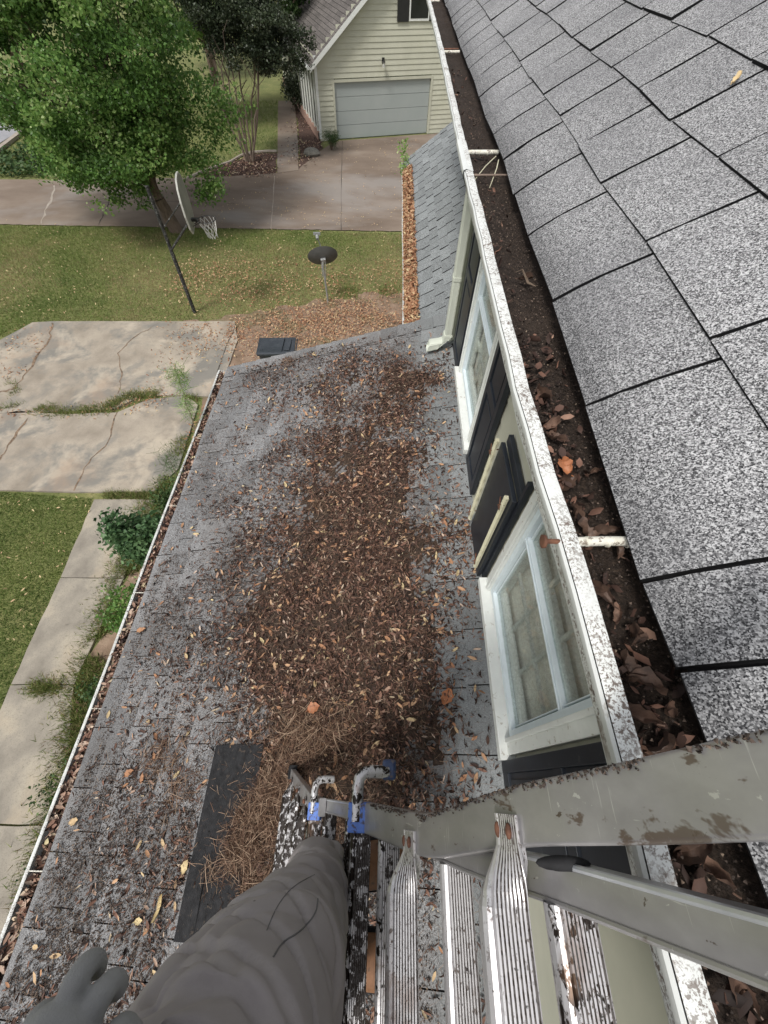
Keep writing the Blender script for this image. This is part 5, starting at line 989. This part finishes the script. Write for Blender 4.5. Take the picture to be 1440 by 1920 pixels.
# ivy ground cover on the left
poly = [(-60, 300), (0, 292), (60, 275), (110, 290), (130, 336), (-60, 334)]; n = 14000; x = rs.uniform(-28, -11, n); y = rs.uniform(20, 29, n); P = np.stack([x, y, np.full(n, H0) + rs.uniform(.05, .30, n)], -1); px_, py_ = proj(np.stack([x, y, np.full(n, H0)], -1)); k = inpoly(px_, py_, poly); P = P[k]
tag(scatter('ground_cover', FOL_T, FOL_F, P, rotz_tilt(len(P), .6), rs.uniform(.14, .24, len(P)), rs.uniform(.1, .8, len(P)), M['leafC']), 'ivy ground cover beside the curb at the left edge', 'ground cover', kind='stuff')
# grass
def grass(poly, n, x0, x1, y0, y1, s0, s1, hz=H0 - .02, tlo=0, thi=1, dry=None):
    x = rs.uniform(x0, x1, n); y = rs.uniform(y0, y1, n); P = np.stack([x, y, np.full(n, hz)], -1); px_, py_ = proj(P); k = inpoly(px_, py_, poly); P = P[k]; nn = vnoise(P, .45, 3) * .5 + vnoise(P, 1.6, 8) * .35; t = np.clip(.42 + nn * .8 + rs.normal(0, .16, len(P)), 0, .86)
    if dry is not None: d = dry(P) ; t = np.where(rs.uniform(0, 1, len(P)) < d, rs.uniform(.86, 1, len(P)), t); kk = rs.uniform(0, 1, len(P)) > d * .55; P, t = P[kk], t[kk]
    return P, t, rs.uniform(s0, s1, len(P))
lawnL = [(-300, 920), (0, 922), (176, 936), (112, 1088), (22, 1288), (-100, 1560), (-300, 1560)]
strip = [(-400, 424), (0, 423), (760, 434), (760, 570), (600, 578), (450, 600), (60, 606), (0, 640), (-400, 760)]
far = [(-400, 330), (0, 270), (300, 190), (520, 190), (520, 286), (475, 288), (430, 306), (380, 326), (0, 334)]
def dryf(P):
    px_, py_ = proj(P); d = np.clip((px_ - 120) / 450, 0, .6) * np.clip((py_ - 450) / 50, 0, 1) + .75 * np.clip(vnoise(P, .5, 21) * 1.6 + .1, 0, 1) * (py_ > 440) + .8 * ((py_ > 545) & (px_ > 380)); return np.clip(d, 0, .93)
A = grass(lawnL, 150000, -9.5, -4, -.7, 5.6, .035, .075); B = grass(strip, 330000, -25, .6, 10.5, 17.8, .05, .10, dry=dryf); C_ = grass(far, 60000, -26, -6, 21, 42, .09, .16)
A = (A[0], A[1] * .75, A[2]); B = (B[0], np.clip(B[1] + .20, 0, 1), B[2])
P = np.concatenate([q[0] for q in (A, B, C_)]); t = np.concatenate([q[1] for q in (A, B, C_)]); s_ = np.concatenate([q[2] for q in (A, B, C_)])
sc = np.stack([s_ * rs.uniform(1.0, 1.8, len(P)), s_, s_ * rs.uniform(.5, 1.0, len(P))], -1)
tag(scatter('grass', BLADE_T, BLADE_F, P, rotz_tilt(len(P), .55), sc, t, M['blade']), 'mown green grass of the lawns', 'grass', kind='stuff')
# weeds in the joints
js = []
for (pix, n, sp) in (([(0, 772), (60, 765), (120, 775), (200, 768), (240, 745), (310, 738)], 5200, .10), ([(240, 745), (330, 742), (370, 750)], 900, .06), ([(176, 930), (290, 930)], 1200, .05), ([(60, 1292), (115, 1290)], 1300, .07), ([(125, 1557), (105, 1560)], 300, .05), ([(355, 790), (330, 870), (300, 925)], 2600, .12), ([(290, 940), (240, 1085), (165, 1286), (125, 1540), (90, 1700)], 26000, .19), ([(20, 720), (30, 740)], 300, .08), ([(640, 545), (680, 552), (740, 540)], 1600, .2)):
    Q = [np.array(G(*p)) for p in pix]
    for a, b in zip(Q[:-1], Q[1:]):
        m_ = n // (len(Q) - 1); f = rs.uniform(0, 1, m_)[:, None]; js.append(a + (b - a) * f + np.stack([rs.normal(0, sp, m_), rs.normal(0, sp, m_), np.full(m_, .01)], -1))
P = np.concatenate(js); nn = vnoise(P, 1.3, 5); P = P[nn > -.18]; s_ = rs.uniform(.06, .16, len(P)); sc = np.stack([s_ * .9, s_, s_], -1)
tag(scatter('joint_weeds', BLADE_T, BLADE_F, P, rotz_tilt(len(P), .6), sc, rs.uniform(.2, 1, len(P)), M['blade']), 'grassy weeds filling the paving joints and the strip below the eave', 'weeds', kind='stuff')
# fallen leaves on the ground
def ground_leaves(spec, label, m, s0, s1, z=H0 + .03, tl=0, th=1):
    Ps = []
    for poly, n in spec:
        xs = [G(*p)[0] for p in poly]; ysz = [G(*p)[1] for p in poly]; x = rs.uniform(min(xs), max(xs), n * 3); y = rs.uniform(min(ysz), max(ysz), n * 3); q = np.stack([x, y, np.full(n * 3, z)], -1); px_, py_ = proj(q); k = inpoly(px_ + rs.normal(0, 22, n * 3), py_ + rs.normal(0, 7, n * 3), poly) & (vnoise(q, .8, 13) + rs.uniform(-.5, .5, n * 3) > -.1); Ps.append(q[k][:n])
    P = np.concatenate(Ps); P[:, 2] += rs.uniform(0, .03, len(P)); return tag(scatter('leaf_litter', LEAF_T, LEAF_F, P, rotz_tilt(len(P), .4), rs.uniform(s0, s1, len(P)), rs.uniform(tl, th, len(P)), m), label, 'leaves', kind='stuff')
ground_leaves([([(430, 605), (450, 588), (600, 560), (756, 545), (756, 620), (560, 650), (440, 690)], 5200), ([(330, 490), (756, 480), (756, 560), (400, 575), (300, 540)], 2400), ([(300, 605), (440, 605), (425, 690), (330, 740), (240, 745), (290, 660)], 500), ([(0, 640), (60, 612), (95, 640), (40, 700), (0, 720)], 420), ([(0, 766), (130, 778), (240, 740), (330, 738), (360, 750), (230, 775), (0, 785)], 500), ([(330, 850), (360, 790), (380, 750), (390, 800)], 200)],
              'tan leaves strewn over the dry ground and paving beyond the low roof', M['leaf_tan'], .035, .09)
ground_leaves([([(0, 425), (750, 436), (750, 600), (0, 605)], 700), ([(0, 930), (170, 940), (20, 1280), (0, 1280)], 60), ([(400, 320), (750, 280), (750, 432), (400, 430)], 420), ([(640, 262), (800, 252), (760, 300), (640, 290)], 120)], 'small yellow leaves scattered on the grass and far driveway', M['leaf_tan'], .04, .09, tl=.8)
ground_leaves([([(290, 960), (240, 1090), (160, 1290), (120, 1560), (60, 1800), (110, 1800), (170, 1500), (230, 1250), (290, 1080)], 500)], 'brown leaves caught in the weeds along the walk', M['leaf'], .05, .1)
ground_leaves([([(380, 326), (432, 306), (475, 288), (519, 286), (519, 326), (400, 334)], 1200), ([(552, 192), (575, 205), (606, 276), (562, 320), (560, 250)], 1800)], 'brown leaf scraps over the mulch beds', M['leaf'], .06, .14)
# bed edging
ep = [G(*p) for p in [(340, 342), (375, 325), (400, 316), (432, 305), (452, 293), (475, 287), (500, 285), (519, 285)]]; tag(MB().tube([(p[0], p[1], p[2] + .03) for p in ep], .06, 6).build('bed_edging', M['curb'], smooth=True), 'pale curved edging round the mulch bed of the crepe myrtle', 'edging')
r0 = G(585, 292); tag(MB().ell((r0[0], r0[1], r0[2] + .12), (.42, .3, .2), 12, 8, rough=.12).build('rock', M['rock']), 'grey rock in the mulch bed beside the garage corner', 'rock')

# ================================================================ YARD THINGS
# basketball hoop
bp = np.array([-5.972, 12.03, H0]); hoop = tag(empty('basketball_hoop', tuple(bp)), 'old black basketball pole with greyed fan backboard and ragged net on the lawn', 'basketball hoop')
topz = H0 + 3.2; MB().tube([bp, bp + [.0, 0, 1.7]], [.052, .052], 12).build('lower_pole', M['blackpole'], hoop, smooth=True); MB().tube([bp + [0, 0, 1.68], bp + [0, 0, 3.2]], [.046, .046], 12).build('upper_pole', M['blackpole'], hoop, smooth=True)
BC = np.array([-5.15, 12.03, H0 + 2.88]); BA = R(13)
mb = MB(); a0 = bp + [.03, 0, 1.78]; mb.tube([a0, BC + [-.06, .15, -.42]], .028, 8); mb.tube([a0, BC + [-.06, -.15, -.42]], .028, 8); mb.tube([bp + [.03, 0, 2.3], BC + [-.06, .15, .05]], .016, 8); mb.tube([bp + [.03, 0, 2.3], BC + [-.06, -.15, .05]], .016, 8); mb.build('arm', M['blackpole'], hoop, smooth=True)
def fan(sc): return [(sc * y, sc * z) for y, z in [(-.32, -.56), (.32, -.56), (.50, -.40), (.60, -.1), (.58, .18), (.47, .40), (.26, .53), (0, .56), (-.26, .53), (-.47, .40), (-.58, .18), (-.60, -.1), (-.50, -.40)]]
def slab(pts, x0, x1, c): 
    k = len(pts); return [(c[0] + x0 * math.cos(BA) - y * math.sin(BA), c[1] + y * math.cos(BA) + x0 * math.sin(BA), c[2] + z) for y, z in pts] + [(c[0] + x1 * math.cos(BA) - y * math.sin(BA), c[1] + y * math.cos(BA) + x1 * math.sin(BA), c[2] + z) for y, z in pts], [tuple(range(k))[::-1], tuple(range(k, 2 * k))] + [(i, (i + 1) % k, (i + 1) % k + k, i + k) for i in range(k)]
bd = MB().add(*slab(fan(1.0), -.02, .012, BC)).build('backboard', M['board'], hoop, bevel=.004)
o1, o2 = fan(1.03), fan(.97); mb = MB(); k = len(o1); vs = [(BC[0] + x - y * math.sin(BA), BC[1] + y * math.cos(BA), BC[2] + z) for oo in (o1, o2) for x in (-.026, .016) for y, z in oo]
mb.add(vs, [(i, (i + 1) % k, (i + 1) % k + k, i + k) for i in range(k)] + [(i + k, (i + 1) % k + k, (i + 1) % k + 3 * k, i + 3 * k) for i in range(k)] + [(i, i + 2 * k, (i + 1) % k + 2 * k, (i + 1) % k) for i in range(k)]); mb.build('board_edge', M['boardrim'], bd)
RC = BC + [.40, 0, -.36]; mb = MB(); ring = [tuple(RC + np.array([.23 * math.cos(a), .23 * math.sin(a), 0])) for a in np.linspace(0, 2 * math.pi, 29)]; mb.tube(ring, .011, 7); mb.obox(BC + [.09, 0, -.37], (.09, 0, 0), (0, .05, 0), (0, 0, .03)); mb.tube([BC + [.02, .07, -.5], RC + [-.1, .19, 0]], .008, 6); mb.tube([BC + [.02, -.07, -.5], RC + [-.1, -.19, 0]], .008, 6); mb.build('rim', M['blackpole'], hoop, smooth=True)
mb = MB(); nn_ = 12
for i in range(nn_):
    for sg in (1, -1):
        pts = []
        for j in range(5): a = 2 * math.pi * (i + sg * j * .5) / nn_; rr = .23 - .035 * j if j < 3 else .15 - .01 * j; pts.append(tuple(RC + np.array([rr * math.cos(a) + .02 * j * rnd.uniform(0, 1), rr * math.sin(a), -.10 * j - .01])))
        if rnd.random() > .15: mb.tube(pts, .006, 4)
mb.build('net', M['net'], hoop)
# satellite dish
dp = np.array([-1.93, 12.8, H0]); ds = tag(empty('satellite_dish', tuple(dp)), 'small dark satellite dish on a thin steel post in the lawn', 'satellite dish')
MB().tube([dp, dp + [-.02, 0, .55], dp + [-.05, 0, 1.12]], .028, 10).build('post', M['steel'], ds, smooth=True)
DC = dp + np.array([-.04, .10, 1.34]); ax = Vector((-.16, .90, .40)).normalized(); u_ = Vector((1, .1, .1)); u_ = (u_ - ax * u_.dot(ax)).normalized(); v_ = ax.cross(u_)
mb = MB(); rings = []
for s_, off_ in ((.02, -.085), (.35, -.075), (.7, -.042), (1.0, 0), (1.03, .004), (1.0, .012), (.7, -.03), (.35, -.062), (.02, -.073)): rings.append([tuple(Vector(DC) + u_ * (.43 * s_ * math.cos(a)) + v_ * (.33 * s_ * math.sin(a)) + ax * off_) for a in [2 * math.pi * k / 28 for k in range(28)]])
MB().loft(rings).build('reflector', M['dish'], ds, smooth=True)
mb = MB(); b_ = Vector(DC) - ax * .10; mb.obox(b_ - Vector((0, 0, .05)), tuple(u_ * .07), tuple(v_ * .05), tuple(ax * .035)); mb.tube([tuple(dp + [-.05, 0, 1.05]), tuple(b_)], .04, 8); mb.tube([tuple(b_ - Vector((.06, 0, .1))), tuple(dp + [-.09, -.02, .8])], .01, 6); mb.tube([tuple(b_ + Vector((.06, 0, -.1))), tuple(dp + [.0, -.02, .7])], .01, 6); mb.build('bracket', M['steel'], ds)
low = Vector(DC) - v_ * (.31 if v_.z > 0 else -.31); up_ = Vector(DC) + v_ * (.31 if v_.z > 0 else -.31)
tipp = Vector(DC) + ax * .42 + Vector((-.1, 0, .20)); mb = MB(); mb.tube([tuple(low), tuple(low + ax * .25), tuple(tipp)], .015, 8); mb.build('feed_arm', M['steel'], ds, smooth=True)
mb = MB(); mb.tube([tuple(tipp), tuple(tipp - ax * .12)], [.05, .04], 12); mb.obox(tipp + Vector((0, 0, .05)), (.10, 0, 0), (0, .03, 0), (0, 0, .03)); mb.build('feed_horn', M['steel'], ds)
# wheelie bin under the rake of the low roof
bc = np.array([-2.72, 8.92, H0]); bn = tag(empty('wheelie_bin', tuple(bc)), 'dark grey lidded refuse bin standing below the far rake of the low roof', 'bin'); th_ = R(4)
def BT(p): return (bc[0] + p[0] * math.cos(th_) - p[1] * math.sin(th_), bc[1] + p[0] * math.sin(th_) + p[1] * math.cos(th_), bc[2] + p[2])
def bring(w_, d_, z, r=.04): 
    pts = []
    for (sx, sy, a0) in ((1, 1, 0), (-1, 1, 90), (-1, -1, 180), (1, -1, 270)):
        for k in range(4): a = R(a0 + 30 * k); pts.append(BT((sx * (w_ - r) + r * math.cos(a), sy * (d_ - r) + r * math.sin(a), z)))
    return pts
MB().loft([bring(.30, .24, .04), bring(.42, .30, 1.0), bring(.45, .33, 1.0), bring(.45, .33, 1.03)]).build('bin_body', M['bin'], bn, smooth=True)
lid = MB().loft([bring(.455, .335, 1.035), bring(.455, .335, 1.055), bring(.42, .30, 1.075), bring(.38, .26, 1.078), bring(.36, .24, 1.066)]).build('lid', M['bin'], bn, smooth=True)
mb = MB(); mb.tube([BT((.47, -.28, 1.03)), BT((.49, -.28, 1.05)), BT((.49, .28, 1.05)), BT((.47, .28, 1.03))], .014, 8); mb.build('handle', M['bin'], lid, smooth=True)
mb = MB(); mb.obox(BT((.16, 0, 1.085)), (.012, 0, 0), (0, .26, 0), (0, 0, .012)); mb.obox(BT((.28, 0, 1.083)), (.07, 0, 0), (0, .22, 0), (0, 0, .010)); mb.build('lid_ridge', M['bin'], lid, bevel=.004)
for s_ in (-.3, .3): MB().tube([BT((.34, s_ - .02, .10)), BT((.34, s_ + .02, .10))], .10, 16).build('wheel', M['rubber'], bn, smooth=True)

# ================================================================ NEIGHBOURING HOUSE
ev = np.array([.95180183, .30671369]); nv = np.array([.30671369, -.95180183]); A0_ = np.array([-2.88, 28.6])
nb = tag(empty('neighbour_house', (A0_[0] + 3, A0_[1] + 1, H0)), 'cream clapboard house with blue grey garage door and steep gable, across the driveway', 'house')
def NW(s, h, out=0): p = A0_ + ev * s + nv * out; return (p[0], p[1], H0 + h)
def SW(t, h, out=0): c = A0_ + ev * -1.0 - nv * t - ev * out; return (c[0], c[1], H0 + h)
SL, SR_, EH, SLP = -1.0, 8.6, 2.95, .757; SMID = (SL + SR_) / 2
def gh(s): return EH + SLP * (min(s, SR_ + SL - s) - SL)
mb = MB(); z = 0.0
DO = (-.10, 4.97, 0, 2.14)
while z < 6.7:
    zt = z + .19; segs = []
    if z >= EH: q = SL + (z - EH) / SLP; q2 = SR_ - (z - EH) / SLP
    else: q, q2 = SL, SR_
    segs = [(q, q2)] if q2 > q else []
    if z < DO[3]: segs = [(q, DO[0]), (DO[1], q2)]
    for a, b in segs: mb.add([NW(a, z, .03), NW(b, z, .03), NW(b, zt, .006), NW(a, zt, .006), NW(a, z, 0), NW(b, z, 0)], [(0, 1, 2, 3), (4, 5, 1, 0)], rnd.random())
    z = zt
mb.build('clapboard_wall', M['nb_siding'], nb)
mb = MB(); z = 0
while z < EH - .1: zt = z + .19; mb.add([SW(0, z, .03), SW(12, z, .03), SW(12, zt, .006), SW(0, zt, .006), SW(0, z, 0), SW(12, z, 0)], [(0, 1, 2, 3), (4, 5, 1, 0)], rnd.random()); z = zt
mb.build('side_wall', M['nb_siding'], nb)
mb = MB(); mb.add([NW(DO[0], 0, -.10), NW(DO[1], 0, -.10), NW(DO[1], DO[3], -.10), NW(DO[0], DO[3], -.10)], [(0, 1, 2, 3)])
for k in range(4):
    h0_, h1_ = .03 + k * .53, .03 + k * .53 + .515; mb.add([NW(DO[0] + .02, h0_, -.06), NW(DO[1] - .02, h0_, -.06), NW(DO[1] - .02, h1_, -.06), NW(DO[0] + .02, h1_, -.06), NW(DO[0] + .02, h0_, -.1), NW(DO[1] - .02, h0_, -.1), NW(DO[1] - .02, h1_, -.1), NW(DO[0] + .02, h1_, -.1)], [(0, 1, 2, 3), (0, 4, 5, 1), (3, 2, 6, 7)])
gd = mb.build('garage_door', M['garage_door'], nb)
mb = MB()
def nbox(mb, s0, s1, h0, h1, o0, o1): mb.add([NW(s0, h0, o0), NW(s1, h0, o0), NW(s1, h0, o1), NW(s0, h0, o1), NW(s0, h1, o0), NW(s1, h1, o0), NW(s1, h1, o1), NW(s0, h1, o1)], [(0, 3, 2, 1), (4, 5, 6, 7), (0, 1, 5, 4), (1, 2, 6, 5), (2, 3, 7, 6), (3, 0, 4, 7)])
nbox(mb, DO[0] - .10, DO[0], 0, DO[3] + .1, -.1, .045); nbox(mb, DO[1], DO[1] + .10, 0, DO[3] + .1, -.1, .045); nbox(mb, DO[0] + .001, DO[1] - .001, DO[3], DO[3] + .1, -.1, .043); mb.build('door_frame', M['nb_siding'], nb)
mb = MB(); nbox(mb, SL - .035, SL + .09, .1, EH + .1, -.02, .05); mb.build('corner_board', M['trim'], nb)
mb = MB(); mb.add([SW(0, -.02, .10), SW(12, -.02, .10), SW(12, .35, .10), SW(0, .35, .10), SW(0, .35, 0), SW(12, .35, 0)], [(0, 1, 2, 3), (3, 2, 5, 4)]); mb.build('brick_foundation', M['brick'], nb)
# roof: two slopes, barge boards
ov = .38; oe = .3
def slope(sg):
    mb = MB(); n_ = 34; top = (SMID, gh(SMID))
    s0 = SL - oe if sg < 0 else SR_ + oe; h0_ = EH - oe * SLP
    for i in range(n_):
        f0, f1 = i / n_, (i + 1) / n_; a, b = s0 + (SMID - s0) * f0, s0 + (SMID - s0) * f1; ha, hb = h0_ + (top[1] - h0_) * f0 + .03, h0_ + (top[1] - h0_) * f1 + .02
        for j in range(13):
            o0, o1 = ov - j * 1.0, ov - (j + 1) * 1.0; mb.add([NW(a, ha + .012, o0), NW(a, ha + .012, o1), NW(b, hb + .006, o1), NW(b, hb + .006, o0)], [(0, 1, 2, 3)], rnd.random())
        mb.add([NW(a, ha + .012, ov), NW(a, ha + .012, ov - 13), NW(a, ha - .008, ov - 13), NW(a, ha - .008, ov)], [(0, 1, 2, 3)], .4, rim=1)
    # underside
    mb.add([NW(s0, h0_, ov), NW(s0, h0_, ov - 13), NW(SMID, top[1], ov - 13), NW(SMID, top[1], ov)], [(0, 1, 2, 3)], .2, rim=1); return mb
slope(-1).build('roof', M['nb_shingle'], nb); slope(1).build('roof', M['nb_shingle'], nb)
mb = MB()
for sg in (-1, 1):
    s0 = SL - oe if sg < 0 else SR_ + oe; h0_ = EH - oe * SLP; t_ = gh(SMID)
    mb.add([NW(s0, h0_ - .17, ov + .01), NW(SMID, t_ - .17, ov + .01), NW(SMID, t_ + .035, ov + .01), NW(s0, h0_ + .035, ov + .01), NW(s0, h0_ - .17, ov - .03), NW(SMID, t_ - .17, ov - .03)], [(0, 1, 2, 3), (0, 4, 5, 1)])
    mb.add([NW(s0, h0_ - .001, ov), NW(SMID, t_ - .001, ov), NW(SMID, t_ - .001, 0), NW(s0, h0_ - .001, 0)], [(0, 1, 2, 3)])
mb.build('barge_board', M['trim'], nb)
# side eave: fascia, gutter, white posts, dark shutters and windows
mb = MB(); h0_ = EH - oe * SLP; mb.add([NW(SL - oe - .01, h0_ - .16, ov), NW(SL - oe - .01, h0_ - .16, ov - 13), NW(SL - oe - .01, h0_ + .03, ov - 13), NW(SL - oe - .01, h0_ + .03, ov)], [(0, 1, 2, 3)]); mb.tube([NW(SL - oe - .07, h0_ - .02, ov), NW(SL - oe - .07, h0_ - .02, ov - 13)], .06, 8); mb.build('eave_gutter', M['trim'], nb)
mb = MB()
for t_ in (.18, .95, 1.72, 2.5, 3.3, 4.1):
    mb2 = MB(); a, b = SW(t_, .45, .04), SW(t_ + .5, 2.6, .04)
    def sbox(m_, t0, t1, h0, h1, o0, o1): m_.add([SW(t0, h0, o0), SW(t1, h0, o0), SW(t1, h0, o1), SW(t0, h0, o1), SW(t0, h1, o0), SW(t1, h1, o0), SW(t1, h1, o1), SW(t0, h1, o1)], [(0, 3, 2, 1), (4, 5, 6, 7), (0, 1, 5, 4), (1, 2, 6, 5), (2, 3, 7, 6), (3, 0, 4, 7)])
    sbox(mb2, t_ + .14, t_ + .5, .5, 2.5, .03, .07); mb2.build('dark_shutter', M['shutter'], nb)
    mb3 = MB(); sbox(mb3, t_, t_ + .12, .36, 2.62, .03, .09); mb3.build('white_post', M['trim'], nb)
# gable window with shutter, light over the door
mb = MB(); nbox(mb, 3.62, 4.60, 4.04, 5.6, .03, .07); wn = mb.build('window', M['trim'], nb); mb = MB(); nbox(mb, 3.68, 4.54, 4.12, 5.52, .072, .08); mb.build('pane', M['darkglass'], wn)
for a in (3.04, 4.64): mb = MB(); nbox(mb, a, a + .55, 4.02, 5.6, .03, .08); mb.build('gable_shutter', M['blackmetal'], nb)
mb = MB(); nbox(mb, 2.33, 2.45, 2.72, 2.92, .03, .06); p = np.array(NW(2.39, 2.80, .05)); mb.tube([p, p + [.02, -.12, .06], p + [.03, -.17, 0]], .015, 6); lt = mb.build('wall_light', M['blackmetal'], nb)
q = p + np.array([.03, -.17, 0]); MB().tube([q, q + [0, 0, -.18]], [.05, .075], 8).build('lamp_glass', M['bulb'], lt); MB().tube([q + [0, 0, .04], q + [0, 0, -.01]], [.01, .09], 8).build('lamp_cap', M['blackmetal'], lt)

# ================================================================ lift everything so that the ground is z = 0
for o in TOP: o.location = (o.location[0], o.location[1], o.location[2] + ZC)
